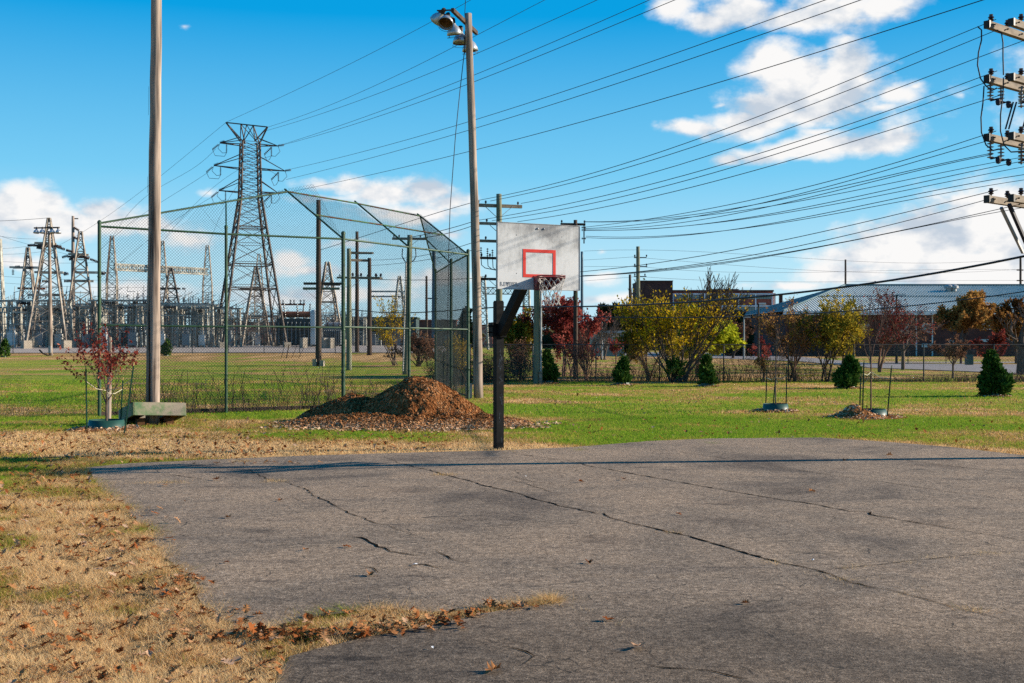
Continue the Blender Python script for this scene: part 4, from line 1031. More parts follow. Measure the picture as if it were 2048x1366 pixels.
def build_mound():
    t = thing('mulch_pile', 'big heap of orange brown wood chips in front of the backstop', 'mulch pile', (-2.2, 27, 0))
    xs = np.arange(-6.4, 2.0, .045); ys = np.arange(24.1, 29.6, .045); X, Y = np.meshgrid(xs, ys)
    Z = mound_h(X, Y) + (fbm(X * 14, Y * 14, 44, 2) - .5) * .05; i = np.arange(X.size).reshape(X.shape)
    f = np.stack([i[:-1, :-1].ravel(), i[:-1, 1:].ravel(), i[1:, 1:].ravel(), i[1:, :-1].ravel()], 1)
    zr = Z.ravel(); keep = (zr[f] > -.005).all(1)
    mesh_np('heap', np.stack([X.ravel(), Y.ravel(), zr], 1), f[keep], M['chip_base'], t)
    zf = lambda x, y: (mound_h(x, y), mound_h(x, y) > .006)
    def tint(x, y, r):
        h = mound_h(x, y); return .70 - np.clip(h * 1.5, 0, .33) + (fbm(x * 1.7, y * 1.7, 88, 3) - .5) * .3 + r.normal(0, .16, len(x))
    chips(140000, lambda n, r: (r.uniform(-6.3, 1.9, n), r.uniform(24.2, 29.5, n)), 5, .015, .065, zf, t, tint)
    def z2(x, y):
        d = ((x + 2.35) / 3.2) ** 2 + ((y - 26.2) / 1.95) ** 2 + (fbm(x * 1.5, y * 1.5, 61, 3) - .5) * .9
        return np.zeros(len(x)), d < 1.05
    chips(11000, lambda n, r: (r.uniform(-6.6, 2.2, n), r.uniform(23.6, 28, n)), 6, .03, .09, z2, t, lambda x, y, r: .8 + r.normal(0, .2, len(x)), 'scattered_chips')
    rg = random.Random(2)
    mb = MB()
    for (x, y) in ((-2.9, 26.3), (-2.6, 26.2), (-1.55, 26.0), (-3.0, 26.6), (-1.3, 26.1), (-1.0, 26.1)):
        z = float(mound_h(np.array([x]), np.array([y]))[0]); p = Vector((x, y, z + .05)); mb.tube([p, p + Vector((.12, 0, .06)), p + Vector((.2, -.05, .2))], .007, 4)
    mb.build('stick', M['straw_stem'], t)
build_mound()

# ------------------------------------------------------------------ trees
def grow(rg, p, d, L, r, lvl, out, tips, wig, up, spread, kids, ratio, segs=4):
    pts = [p.copy()]; rad = [r]; q = p.copy(); d = d.normalized()
    for k in range(segs):
        d = (d + Vector((rg.gauss(0, wig), rg.gauss(0, wig), rg.gauss(0, wig) + up))).normalized()
        q = q + d * (L / segs); pts.append(q.copy()); rad.append(r * (1 - .55 * (k + 1) / segs))
    out.append((pts, rad, lvl))
    if lvl == 0:
        tips.extend([(pts[i], (pts[i] - pts[i - 1]).normalized()) for i in range(1, len(pts))]); return
    n = kids if isinstance(kids, int) else rg.randint(*kids)
    for k in range(n):
        f = .3 + .7 * (k + rg.random() * .8) / n; f = min(f, .999); i = min(int(f * segs), segs - 1)
        base = pts[i].lerp(pts[i + 1], f * segs - i); dd = (pts[i + 1] - pts[i]).normalized()
        o = dd.orthogonal().normalized(); o.rotate(Matrix.Rotation(rg.uniform(0, 6.283), 3, dd))
        an = rg.uniform(.6, 1.2) * spread
        nd = dd * math.cos(an) + o * math.sin(an)
        grow(rg, base, nd, L * ratio * rg.uniform(.75, 1.15), rad[i] * .62, lvl - 1, out, tips, wig, up, spread, kids, ratio, segs)
    grow(rg, pts[-1], d, L * ratio * .9, rad[-1], lvl - 1, out, tips, wig, up, spread, kids, ratio, segs)

def leaf_quads(cent, dirs, size, tint, seed, elong=1.5, droop=0.0):
    r = np.random.default_rng(seed); n = len(cent)
    a = r.normal(0, 1, (n, 3)) + dirs * .6; a[:, 2] -= droop; a /= np.linalg.norm(a, axis=1)[:, None]
    b = np.cross(a, r.normal(0, 1, (n, 3))); b /= np.linalg.norm(b, axis=1)[:, None] + 1e-9
    s = (size * r.uniform(.6, 1.25, n))[:, None]
    v = np.stack([cent, cent + a * s * .5 * elong + b * s * .42, cent + a * s * elong, cent + a * s * .5 * elong - b * s * .42], 1).reshape(-1, 3)
    return v, np.arange(n * 4).reshape(-1, 4), np.repeat(np.clip(tint, 0, 1), 4)

def tree(name, label, cat, base, Hh, W, seed, bark='bark', leaf=None, nleaf=0, lsize=.06, stems=1, lvl=4, trunk=.28, r0=None, wig=.10, up=.05, spread=.6, kids=(2, 3), ratio=.72,
         lean=None, group=None, stem_fan=.35, lsel=None, droop=0.0, cluster=.06, trunk_share=None, depthk=1.0, minr=.004, tbias=0.0):
    base = Vector(base); rg = random.Random(seed); out = []; tips = []
    for s in range(stems):
        d = Vector((0, 0, 1)) if stems == 1 else Vector((rg.uniform(-1, 1) * stem_fan, rg.uniform(-1, 1) * stem_fan, 1))
        if lean: d = d + Vector(lean)
        o = Vector((0, 0, 0)) if stems == 1 else Vector((rg.uniform(-.05, .05), rg.uniform(-.05, .05), 0))
        k = (1 if stems == 1 else rg.uniform(.7, 1.05))
        if stems == 1:
            p1 = o + d.normalized() * trunk
            out.append(([o - Vector((0, 0, .05)), o.lerp(p1, .5), p1], [1.25, 1.05, 1.0], lvl + 1)); 
            for q in range(rg.randint(3, 4)):
                an = q * 2.1 + rg.random(); dd = Vector((math.cos(an) * spread * .8, math.sin(an) * spread * .8, 1))
                grow(rg, p1 - Vector((0, 0, trunk * .25 * rg.random())), dd, .33 * rg.uniform(.8, 1.1), .62, lvl - 1, out, tips, wig, up, spread, kids, ratio)
            grow(rg, p1, d, .36, .8, lvl - 1, out, tips, wig, up, spread, kids, ratio)
        else:
            grow(rg, o, d, .42 * k, 1.0, lvl, out, tips, wig, up, spread, kids, ratio)
    allp = np.array([q[:] for pts, _, _ in out for q in pts])
    hz = allp[:, 2].max(); wx = np.percentile(np.abs(allp[:, 0]), 98) * 2; wy = np.percentile(np.abs(allp[:, 1]), 98) * 2
    sx, sy, sz = W / wx, W / wy * depthk, Hh / hz
    r0 = r0 or Hh * .022
    S = lambda q: Vector((q.x * sx, q.y * sy, q.z * sz)) + base
    t = thing(name, label, cat, base, group)
    mb = MB()
    for pts, rad, lv in out:
        n = 8 if lv >= lvl else (5 if lv >= 2 else 3)
        mb.tube([S(q) for q in pts], [max(minr, r0 * r) for r in rad], n, cap=False)
    mb.build('trunk', M[bark], t, smooth=True)
    if leaf and nleaf:
        rn = np.random.default_rng(seed); idx = rn.integers(0, len(tips), nleaf)
        cen = np.array([S(tips[i][0])[:] for i in idx]); dr = np.array([tips[i][1][:] for i in idx])
        if lsel is not None:
            rel = (cen - np.array(base[:])) / np.array([W / 2, W / 2, Hh]); k = rn.random(len(cen)) < lsel(rel); cen, dr = cen[k], dr[k]
        cen = cen + rn.normal(0, cluster, cen.shape) * Hh * .25
        clump = fbm(cen[:, 0] * 2.2 / max(1, Hh / 4), cen[:, 2] * 2.2 / max(1, Hh / 4) + cen[:, 1], seed % 97, 3)
        tint = (clump - .5) * 1.5 + .5 + tbias + rn.normal(0, .14, len(cen))
        v, f, tt = leaf_quads(cen, dr, np.full(len(cen), lsize), tint, seed, droop=droop)
        mesh_np('crown', v, f, M[leaf], t, {'tint': tt})
    return t

def evergreen(name, label, base, Hh, W, seed, n=2600, mat='lf_everg', group=None, profile=None, ring=True, lsize=.075, cat='evergreen', mulch=True):
    base = Vector(base); t = thing(name, label, cat, base, group); r = np.random.default_rng(seed)
    profile = profile or (lambda z: np.where(z < .22, .72 + z * 1.27, (1 - (z - .22) / .78) ** .8))
    z = r.random(n) ** 1.15; an = r.uniform(0, 6.283, n)
    lump = .62 + .62 * vnoise(an * 1.3 + 7 + seed, z * 5 + seed, seed) + .14 * r.random(n) ** 4
    rr = profile(z) * W / 2 * lump * (1 - .45 * r.random(n) ** 2.2)
    k_ = r.random(n) < .10; rr = np.where(k_, rr * r.uniform(1.0, 1.28, n), rr); ph = r.uniform(0, 6.28); bx_ = .10 * W * np.sin(z * 5 + ph)
    rr = rr * (1 + .22 * np.cos(an * 2 + ph + z * 4))
    c = np.stack([base.x + bx_ + np.cos(an) * rr, base.y + np.sin(an) * rr, base.z + .06 + z * (Hh - .06) * .96], 1)
    d = np.stack([np.cos(an) * .7, np.sin(an) * .7, np.full(n, 1.5)], 1)
    v, f, tt = leaf_quads(c, d * 1.3, np.full(n, lsize), .25 + .5 * vnoise(an * 2.2, z * 9, seed + 3) + r.normal(0, .15, n), seed, 2.0)
    mb = MB(); mb.tube([base - Vector((0, 0, .03)), base + Vector((0, 0, Hh * .9))], [W * .04, .008], 6); mb.build('trunk', M['bark_dark'], t)
    mesh_np('crown', v, f, M[mat], t, {'tint': tt})
    if ring:
        mb = MB(); mb.lathe(base, [(.30, -.02), (.27, .13), (.255, .13), (.27, -.02)], 20); mb.build('watering_ring', M['collar'], t, smooth=False)
    if mulch: mulch_ring(label, base, .62, seed)
    return t

def mulch_ring(label, base, rad, seed, n=900, lab=None, big=None):
    base = Vector(base)
    mt = thing('mulch_ring', lab or ('chip ring under the ' + ' '.join(label.split()[:12])), 'mulch', base, 'wood chip rings around young trees')
    def h(x, y):
        d = np.hypot(x - base.x, (y - base.y)) / rad; e = fbm(x * 4, y * 4, seed, 3)
        v = .065 * np.maximum(0, 1 - d ** 2 * (0.8 + .5 * e)) * (.5 + e)
        if big is not None: v = v + big(x - base.x, y - base.y) * (.6 + .8 * e)
        return v - .006
    xs = np.arange(-rad * 1.3, rad * 1.3, .07); X, Y = np.meshgrid(xs + base.x, xs + base.y); Z = h(X, Y); i = np.arange(X.size).reshape(X.shape)
    f = np.stack([i[:-1, :-1].ravel(), i[:-1, 1:].ravel(), i[1:, 1:].ravel(), i[1:, :-1].ravel()], 1); zr = Z.ravel()
    mesh_np('chip_bed', np.stack([X.ravel(), Y.ravel(), zr + base.z], 1), f[(zr[f] > -.004).all(1)], M['chip_base'], mt)
    zf = lambda x, y: (h(x, y) + base.z, h(x, y) > .0)
    chips(n, lambda m, r: (base.x + r.uniform(-1.3, 1.3, m) * rad, base.y + r.uniform(-1.3, 1.3, m) * rad), seed, .03, .08, zf, mt, lambda x, y, r: .80 + r.normal(0, .22, len(x)))

def staked(label, base, Hh, W, seed, stakes, bark, leaf=None, nleaf=0, lsize=.05, ring_r=.37, trunk=.4, r0=.03, tie=True, big=None, mr=.85, mlabel='', **kw):
    base = Vector(base)
    t = tree('staked_sapling', label, 'sapling', base, Hh, W, seed, bark, leaf, nleaf, lsize, 1, 3, trunk, r0, **kw)
    ringo = thing('watering_ring', 'dark green plastic watering ring around the ' + mlabel, 'watering ring', base)
    mb = MB(); mb.lathe(base, [(ring_r, -.02), (ring_r * .9, .20), (ring_r * .9 - .012, .20), (ring_r - .012, -.02)], 28); mb.build('wall', M['collar'], ringo, smooth=True)
    for i, (sb, st) in enumerate(stakes):
        sb = Vector(sb); st = Vector(st); so_ = thing('stake', ('left', 'middle', 'right')[i] + ' green metal stake beside the ' + mlabel, 'stake', sb, 'metal stakes around the young trees')
        mb = MB(); mb.bar(sb - Vector((0, 0, .1)), st, .028, .012); mb.bar(sb + Vector((0, .012, -.1)), st + Vector((0, .012, 0)), .008, .03)
        K = int((st - sb).length / .06)
        for k in range(K): mb.box(sb.lerp(st, (k + .5) / K) - Vector((0, .010, 0)), (.016, .008, .014))
        mb.build('shaft', M['stake'], so_)
        mb = MB(); d = (st - sb).normalized(); mb.bar(st, st + d * .07, .028, .014); mb.build('tip', M['stake_tip'], so_)
        if tie:
            a = base + Vector((kw.get('lean', (0, 0, 0))[0] * .3, 0, Hh * .36 if i != 1 else Hh * .34)); b = sb.lerp(st, .78)
            mb = MB(); mb.tube([b + d * .02, (a + b) / 2 - Vector((0, 0, .05)), a], .008, 5); mb.tube([a, a + Vector((.05, -.02, -.10))], .006, 4)
            tag(mb.build('tie_strap', M['rope']), 'pale strap from the ' + ('left', 'middle', 'right')[i] + ' stake to the ' + mlabel.replace(' on the biggest chip mound', ' of the biggest mound'), 'strap')
    mulch_ring('', base, mr, seed, 1600, 'mound of pale wood chips at the foot of the ' + mlabel, big)

staked('young red leaved sapling staked inside a green ring at left', G(213, 858), 2.28, 1.35, 21,
       [(G(170, 862) + Vector((0, .1, 0)), G(170, 862) + Vector((-.02, .1, 1.30))), (G(240, 850), G(240, 850) + Vector((.06, 0, 1.0))), (G(247, 868), G(247, 868) + Vector((.20, 0, 1.38)))],
       'bark', 'lf_redor', 1500, .052, .40, .30, .023, mlabel='red leaved sapling at left', spread=.50, up=.07, kids=(3, 4), ratio=.78, droop=1.0, cluster=.03, tbias=-.12, minr=.003, lsel=lambda q: np.clip((q[:, 2] - .30) * 2.2, 0, 1))
staked('bare sapling with dark trunk on the biggest chip mound at right', G(1742, 834), 3.1, .95, 22,
       [(G(1725, 836), G(1728, 836) + Vector((0, 0, 1.36))), (G(1729, 834) + Vector((0, .4, 0)), G(1731, 834) + Vector((0, .4, 1.0))), (G(1774, 836), G(1774, 836) + Vector((.11, 0, 1.22)))],
       'twig_red', None, 0, .05, .40, .85, .018, mlabel='bare sapling on the biggest chip mound', spread=.42, up=.12, kids=(3, 4), ratio=.66, mr=.95,
       big=lambda x, y: .24 * np.exp(-((x + .42) / .34) ** 2 - ((y + .1) / .5) ** 2))
staked('thin bare sapling in a green ring in front of brown brush', G(1551, 822), 2.5, .7, 23,
       [(G(1531, 820), G(1534, 820) + Vector((0, 0, 1.1))), (G(1547, 820) + Vector((0, .1, 0)), G(1552, 820) + Vector((.03, .1, 1.15))), (G(1572, 822), G(1574, 822) + Vector((0, 0, 1.18)))],
       'bark', 'lf_brown', 30, .05, .36, .8, .015, mlabel='thin bare sapling before the brown brush', spread=.45, up=.1, kids=(2, 3), mr=.65)

# stub post behind the red sapling
def stub():
    b = G(217, 844); t = thing('short_wooden_post', 'short thin wooden post behind the red leaved sapling', 'post', b)
    tapered('shaft', M['pole_wood'], b - Vector((0, 0, .1)), b + Vector((.03, 0, 1.95)), .058, .05, t, 10)
    mb = MB(); mb.lathe(b + Vector((.03, 0, 1.95)), [(.05, 0), (.04, .02), (0, .03)], 10); mb.build('cut_top', M['arm_wood'], t)
stub()

for i, (px, Y, top, w, lab, mul) in enumerate([
    (1097, 52.5, 702, 25, 'small dark evergreen beside the thick green utility pole', True), (1246, 50.5, 718, 28, 'small evergreen below the left edge of the yellow tree', True),
    (1415, 49.0, 713, 30, 'small evergreen to the right of the big yellow tree', True), (1697, 47.0, 716, 44, 'broad evergreen in front of the yellow green fence trees', True),
    (1987, 40.2, 705, 46, 'nearest evergreen at the right, lighter at its tip', True)]):
    b = GY(px, Y); evergreen('young_evergreen', lab, b, hgt(top, Y), w / F * Y, 60 + i, 3000 if i > 2 else 1700, group='young evergreens along the lawn', lsize=.11)
for i, (px, Y, top, w, lab) in enumerate([(8, 133, 680, 22, 'small evergreen on the rise at the left edge'), (333, 138, 680, 19, 'small evergreen by the gravel yard, right of the wooden pole')]):
    b = GY(px, Y); evergreen('young_evergreen', lab, b, hgt(top, Y) - b.z, w / F * Y, 70 + i, 900, group='young evergreens along the lawn', lsize=.16, mulch=False, ring=(i != 2))
#PART3
# ------------------------------------------------------------------ power poles
def pin_ins(t, p, s=1.0, mat='insul', name='insulator', down=False):
    mb = MB(); k = -1 if down else 1
    mb.lathe(Vector(p), [(.012 * s, 0), (.02 * s, .03 * s * k), (.055 * s, .05 * s * k), (.03 * s, .07 * s * k), (.06 * s, .09 * s * k), (.035 * s, .12 * s * k), (.04 * s, .15 * s * k), (0, .16 * s * k)], 8)
    return mb.build(name, M[mat], t)
def disc_string(t, a, b, n=7, r=.10, mat='insul', name='insulator_string'):
    a = Vector(a); b = Vector(b); L = (b - a).length; mb = MB(); prof = []
    for i in range(n):
        z = L * (i + .2) / n; prof += [(r * .25, z), (r, z + L / n * .25), (r * .9, z + L / n * .38), (r * .25, z + L / n * .5)]
    mb.lathe(a, [(r * .2, 0)] + prof + [(r * .2, L)], 7, (b - a)); return mb.build(name, M[mat], t)

def arm3(t, c, half_l, half_r, yaw, w=.1, mat='arm_wood', ins=(), brace=None, insz=1.0, double=False):
    d = Vector((math.cos(yaw), math.sin(yaw), 0)); q = Vector((-d.y, d.x, 0)); c = Vector(c)
    for k in ((-1, 1) if double else (1,)):
        o = q * (k * .16); mb = MB(); mb.bar(c - d * half_l + o, c + d * half_r + o, w, w * 1.15); mb.build('cross_arm', M[mat], t)
    for s in ins: pin_ins(t, c + d * s + q * .12 + Vector((0, 0, w * .5)), insz)
    if brace:
        for s in (-1, 1):
            mb = MB(); mb.bar(c + d * s * brace + q * .1, c + q * .1 + Vector((0, 0, -brace * .85)), .035, .02); mb.build('brace', M['galv'], t)

def utility(name, label, px, Y, top, r, mat='dark_wood', arms=(), yaw=.35, lean=0, base_py=None, cat='utility pole', group=None, r1=.7):
    b = GY(px, Y); z = hgt(top, Y)
    t = thing(name, label, cat, b, group)
    tapered('pole', M[mat], b - Vector((0, 0, .3)), Vector((b.x + lean, b.y, z)), r, r * r1, t, 12)
    for a in arms:
        c = Vector((b.x + lean * (a['z'] / max(z, .1)), b.y, a['z'])); arm3(t, c, a.get('l', 1.2), a.get('r', 1.2), a.get('yaw', yaw), a.get('w', .1), a.get('mat', 'arm_wood'), a.get('ins', ()), a.get('brace'), a.get('s', 1.0))
    return t, b, z

def near_pole():
    d = Vector((.77, .64, 0)).normalized(); q = Vector((-d.y, d.x, 0))
    L = Vector((7.32, 17.8, 0)); pc = L + d * 1.45
    t = thing('utility_pole', 'near utility pole at the right edge with four wooden crossarm levels', 'utility pole', pc)
    tapered('pole', M['dark_wood'], pc - Vector((0, 0, .3)), pc + Vector((0, 0, 7.6)), .135, .11, t, 14)
    lv = [6.70, 5.87, 4.98, 4.04]
    for i, z in enumerate(lv):
        for k in (0, 1):
            o = q * (.13 if k == 0 else -.17); a = L + d * (.0 if k == 0 else .16) + o + Vector((0, 0, z)); mb = MB(); mb.bar(a, a + d * 2.2, .085, .105)
            arm = mb.build('cross_arm', M['arm_wood'], t)
            mb = MB(); mb.bar(a - d * .015, a + d * .03, .095, .115); mb.build('end_plate', M['lamp_dark'], arm)
            for s in (.12, .62) if k == 0 else (.30,):
                pin_ins(t, a + d * s + Vector((0, 0, .053)), .8, 'insul')
            mb = MB()
            for s in (.10, .5, .95): mb.lathe(a + d * s - q * .05, [(.012, 0), (.012, -.03)], 6, q)
            mb.build('arm_bolts', M['lamp_dark'], arm)
    for z in (5.87, 4.98):
        for i, (s, k) in enumerate(((.10, .13), (.42, .13), (.62, -.1), (1.0, .1))):
            a = L + d * s + q * k + Vector((0, 0, z - .06)); disc_string(t, a, a - Vector((0, 0, .26)), 5, .055, 'insul_grey', 'hanging_insulator')
            if i < 3:
                w = a + Vector((.10, -.05, -.27)); mb = MB(); mb.lathe(w, [(.0, .04), (.03, .03), (.045, -.01), (.035, -.06), (0, -.075)], 8); mb.tube([a - Vector((0, 0, .26)), w + Vector((0, 0, .03))], .014, 5); mb.build('fuse_weight', M['wire'], t)
        if z > 5:
            for s in (.55, 1.05):
                a = L + d * s + Vector((0, 0, z - .30)); mb = MB(); mb.bar(a, a + Vector((-.12, 0, -.42)), .02); mb.bar(a + Vector((.05, 0, 0)), a + Vector((-.07, 0, -.42)), .02); mb.build('fuse_arm', M['wire'], t)
    mb = MB(); a = L + d * .42 + Vector((0, 0, 3.98)); mb.bar(a, pc + Vector((-.05, 0, 3.0)), .05, .05); mb.build('brace', M['wire'], t)
    mb = MB(); a = L + d * .75 + q * .3 + Vector((0, 0, 3.98)); mb.bar(a, pc + q * .3 + Vector((0, 0, 3.3)), .04, .04); mb.build('brace', M['galv'], t)
    disc_string(t, L + d * 1.0 + Vector((0, 0, 5.06)), L + d * 1.0 + Vector((0, 0, 5.32)), 6, .04, 'insul', 'arrester')
    Y = 17.9
    for i, (lab, pl) in enumerate([('upper jumper loop of cable left of the second crossarm level', [(1955, 53), (1963, 60), (1963, 80), (1957, 105), (1955, 130), (1961, 157), (1972, 172), (1984, 181), (1994, 176)]), ('short straight jumper cable dropping from the topmost crossarm level', [(1994, 60), (2003, 66), (2006, 85), (2006, 115), (2007, 150)]),
                    ('lower jumper loop of cable left of the third crossarm level', [(1968, 172), (1966, 205), (1962, 235), (1963, 265), (1972, 290), (1986, 301), (1998, 298)]), ('inner jumper cable between the second and third crossarm levels', [(2007, 155), (2006, 190), (2001, 230), (2001, 262), (2008, 290), (2022, 304), (2060, 302)])]):
        mb = MB(); mb.tube([P(x, y, Y) for x, y in pl], .011, 6, cap=False); tag(mb.build('jumper_cable', M['wire'], None, True), lab, 'cable', 'jumper cables on the near utility pole')
near_pole()

# middle distance poles
t, b, z = utility('utility_pole', 'utility pole standing directly behind the backboard, its arms left of it', 998, 54, 388, .17, 'green_wood', yaw=.30, arms=[
    dict(z=hgt(411, 54), l=1.15, r=1.15, w=.13, ins=(-.95, -.6, .95), brace=.7), dict(z=hgt(447, 54), l=1.1, r=.3, w=.11, ins=(-.95, -.55), brace=.5), dict(z=hgt(482, 54), l=1.1, r=.3, w=.11, ins=(-.95, -.6)), dict(z=hgt(516, 54), l=1.1, r=.3, w=.10, mat='dark_wood', ins=(-.8, -.4)), dict(z=hgt(558, 54), l=1.1, r=.3, w=.10, mat='dark_wood', ins=(-.6,), brace=.5)])
for k, (x, y) in enumerate(((962, 500), (975, 502), (985, 505))):
    disc_string(t, P(x, y - 6, 54), P(x, y + 12, 54), 4, .06, 'insul', 'arrester')
    mb = MB(); mb.tube([P(x, y + 12, 54), P(x + 1, y + 30, 54), P(x + 8, y + 36, 54), P(995, 541, 54)], .02, 5, cap=False); mb.build('lead_cable', M['wire'], t)
t, b, z = utility('utility_pole', 'thick pale green pole with a conduit, below the net of the hoop', 1074, 52, 470, .17, 'green_wood')
mb = MB(); mb.tube([b + Vector((.17, -.12, 0)), b + Vector((.17, -.12, 4.6))], .045, 8); mb.build('conduit', M['galv'], t)
mb = MB(); mb.box(b + Vector((.16, -.16, .28)), (.14, .12, .56)); mb.build('conduit_box', M['arm_wood'], t)
t, b, z = utility('utility_pole', 'slim dark pole with a steel crossarm, right of the backboard', 1151, 60.5, 440, .13, 'dark_wood', yaw=.15, arms=[dict(z=hgt(448, 60.5), l=.75, r=.55, w=.1, mat='dark_wood', ins=(-.7, .5))])
mb = MB(); mb.bar(P(1168, 447, 60.3), P(1168, 487, 60.3), .06, .06); mb.build('riser_bracket', M['lamp_dark'], t)
for y in (455, 460, 477): disc_string(t, P(1163, y, 60.3), P(1172, y, 60.3), 3, .08, 'insul', 'insulator')
mb = MB(); mb.bar(P(1153, 585, 60.3), P(1153, 600, 60.3), .09, .09); mb.build('yellow_marker', M['stake_tip'], t)
t, b, z = utility('utility_pole', 'leaning grey pole seen through the middle of the backstop', 811, 67, 470, .20, 'green_wood', lean=.25, yaw=.1, arms=[dict(z=hgt(477, 67), l=1.0, r=1.0, w=.12, ins=(-.9, -.6, .6, .9), brace=.55)])
for s in (-1, 1):
    mb = MB(); mb.tube([P(818 + s * 13, 497, 67), P(818 + s * 14, 512, 67), P(818 + s * 10, 520, 67), P(816 + s * 3, 526, 67)], .03, 5, cap=False); mb.build('lead_cable', M['wire'], t)
mb = MB(); mb.tube([P(806, 742, 66.8), P(812, 525, 66.8)], .04, 6); mb.build('conduit', M['galv'], t)
utility('utility_pole', 'grey green pole just right of the third backstop post', 698, 77, 497, .19, 'green_wood', yaw=.1, arms=[dict(z=hgt(506, 77), l=.1, r=1.5, w=.1), dict(z=hgt(555, 77), l=.8, r=2.0, w=.11, ins=(-.6, .6, 1.2, 1.8), brace=.9)])
utility('utility_pole', 'dark brown pole with twin crossarms inside the left backstop bay', 637, 90, 400, .24, 'dark_wood', yaw=.05, arms=[dict(z=hgt(567, 90), l=1.15, r=2.0, w=.16, mat='dark_wood'), dict(z=hgt(577, 90), l=1.2, r=1.6, w=.16, mat='green_wood', brace=1.1)])
bb = GY(637, 90); t = thing('pole_base_block', 'square concrete block around the dark brown pole foot', 'block', bb)
mb = MB(); mb.box(bb + Vector((-.25, 0, .25)), (.3, .9, .55)); mb.build('block_side', M['concrete'], t); mb = MB(); mb.box(bb + Vector((.3, -.05, .2)), (.3, .8, .45)); mb.build('block_side', M['concrete'], t)
utility('utility_pole', 'tall thin dark pole topped above the backstop rail', 714, 150, 463, .28, 'dark_wood', arms=[dict(z=hgt(505, 150), l=1.2, r=2.2, w=.2)])
utility('utility_pole', 'dark pole with an arm to its left, beyond the middle backstop bay', 739, 140, 516, .30, 'dark_wood', arms=[dict(z=hgt(521, 140), l=2.2, r=.1, w=.25), dict(z=hgt(556, 140), l=2.6, r=1.6, w=.22, ins=(-2, -1, .8, 1.4), s=3)])
utility('utility_pole', 'thin far pole seen right of the leaning grey pole', 853, 170, 552, .22, 'dark_wood')
utility('utility_pole', 'blue grey steel pole behind the right wing of the backstop', 868, 190, 500, .42, 'blue_steel', arms=[dict(z=hgt(597, 190), l=1.4, r=.6, w=.18, mat='blue_steel')], cat='steel pole')
utility('utility_pole', 'tall blue steel pole right of the backboard', 1164, 170, 503, .24, 'blue_steel', cat='steel pole')
utility('utility_pole', 'pale pole with three pairs of short arms above the yellow tree', 1276, 150, 493, .32, 'green_wood', yaw=0, arms=[dict(z=hgt(515, 150), l=.5, r=1.1, w=.12, mat='grey_steel', ins=(-.4, 1.1), s=2), dict(z=hgt(533, 150), l=.5, r=1.2, w=.12, mat='grey_steel', ins=(-.4, 1.1), s=2), dict(z=hgt(553, 150), l=.5, r=1.1, w=.12, mat='grey_steel', ins=(-.4, .9), s=2)])
utility('utility_pole', 'short dark pole left of the pale pole above the yellow tree', 1260, 110, 549, .16, 'dark_wood')
utility('utility_pole', 'thin bare pole at the left end of the ribbed metal roof', 1691, 180, 519, .2, 'dark_wood', cat='steel pole')
utility('utility_pole', 'thin pole with crossbars at the far right beyond the metal roof', 2041, 180, 514, .22, 'dark_wood', yaw=0, arms=[dict(z=hgt(540, 180), l=.5, r=.5, w=.15, mat='dark_wood'), dict(z=hgt(561, 180), l=.5, r=.5, w=.15, mat='dark_wood')])
t, b, z = utility('utility_pole', 'tall thin pole behind the leftmost lattice towers', 146, 190, 432, .42, 'pole_wood', yaw=.1, r1=.5, arms=[dict(z=hgt(437, 190), l=0.1, r=.8, w=.15)])
for y in (455, 474): disc_string(t, P(148, y, 190), P(158, y + 6, 190), 5, .25)
mb = MB(); mb.bar(P(1561.5, 588, 299), P(1561.5, 720, 299), .8, .8)
t = thing('factory_stack', 'dark steel stack between the brick factory and the metal roof', 'chimney', GY(1561.5, 299)); mb.build('shaft', M['brick_dark'], t)
mb = MB(); mb.lathe(P(1561.5, 588, 299), [(.55, -.4), (.55, 0), (.4, 0)], 10); mb.build('rim', M['lamp_dark'], t)

# far lamp pole on the left
def left_lamp():
    b = GY(101.5, 138); t = thing('light_pole', 'floodlight pole with a row of lamps in front of the lattice towers', 'pole', b)
    tapered('pole', M['pole_wood'], b - Vector((0, 0, .2)), P(98.5, 462, 138), .25, .17, t, 10)
    mb = MB(); mb.bar(P(68, 456, 138), P(119, 455, 138), .14, .16); mb.build('cross_arm', M['dark_wood'], t)
    for x in (73, 85, 104, 116): flood(t, P(x, 457.5, 137.7), (.1 if x > 90 else -.05, -.1, -1), 1.35, False)
    mb = MB(); mb.box(b + Vector((0, -.25, .75)), (.3, .25, .8)); mb.build('meter_box', M['galv'], t)
    mb = MB(); mb.tube([P(79, 700, 138), P(86, 707, 137.5), P(100, 712, 137.5)], .10, 5); tag(mb.build('fallen_timber', M['dark_wood']), 'dark curved timber lying at the foot of the far floodlight pole', 'timber')
left_lamp()

# ------------------------------------------------------------------ wires
ORD = ['topmost', 'second', 'third', 'fourth', 'fifth', 'sixth', 'seventh', 'eighth', 'ninth', 'tenth', 'eleventh', 'twelfth', 'thirteenth', 'fourteenth', 'fifteenth', 'sixteenth', 'seventeenth', 'eighteenth', 'nineteenth', 'twentieth']
def wire(pts, Y0, Y1, r0, r1, label, group, name='power_line'):
    """pts: image points in order; straight in plan from depth Y0 to Y1"""
    xs = np.array([p[0] for p in pts], float); ys = np.array([p[1] for p in pts], float)
    deg = min(len(pts) - 1, 3); cx = (xs - xs[0]) / (xs[-1] - xs[0]); co = np.polyfit(cx, ys, deg if len(pts) <= 4 else 3)
    q = []; rad = []
    for f in np.linspace(0, 1, 26):
        inv = (1 - f) / Y0 + f / Y1; Y = 1 / inv; q.append(P(xs[0] + f * (xs[-1] - xs[0]), float(np.polyval(co, f)), Y)); rad.append(r0 + (r1 - r0) * f)
    mb = MB(); mb.tube(q, rad, 5, cap=False); tag(mb.build(name, M['wire'], None, True), label, 'power line', group)
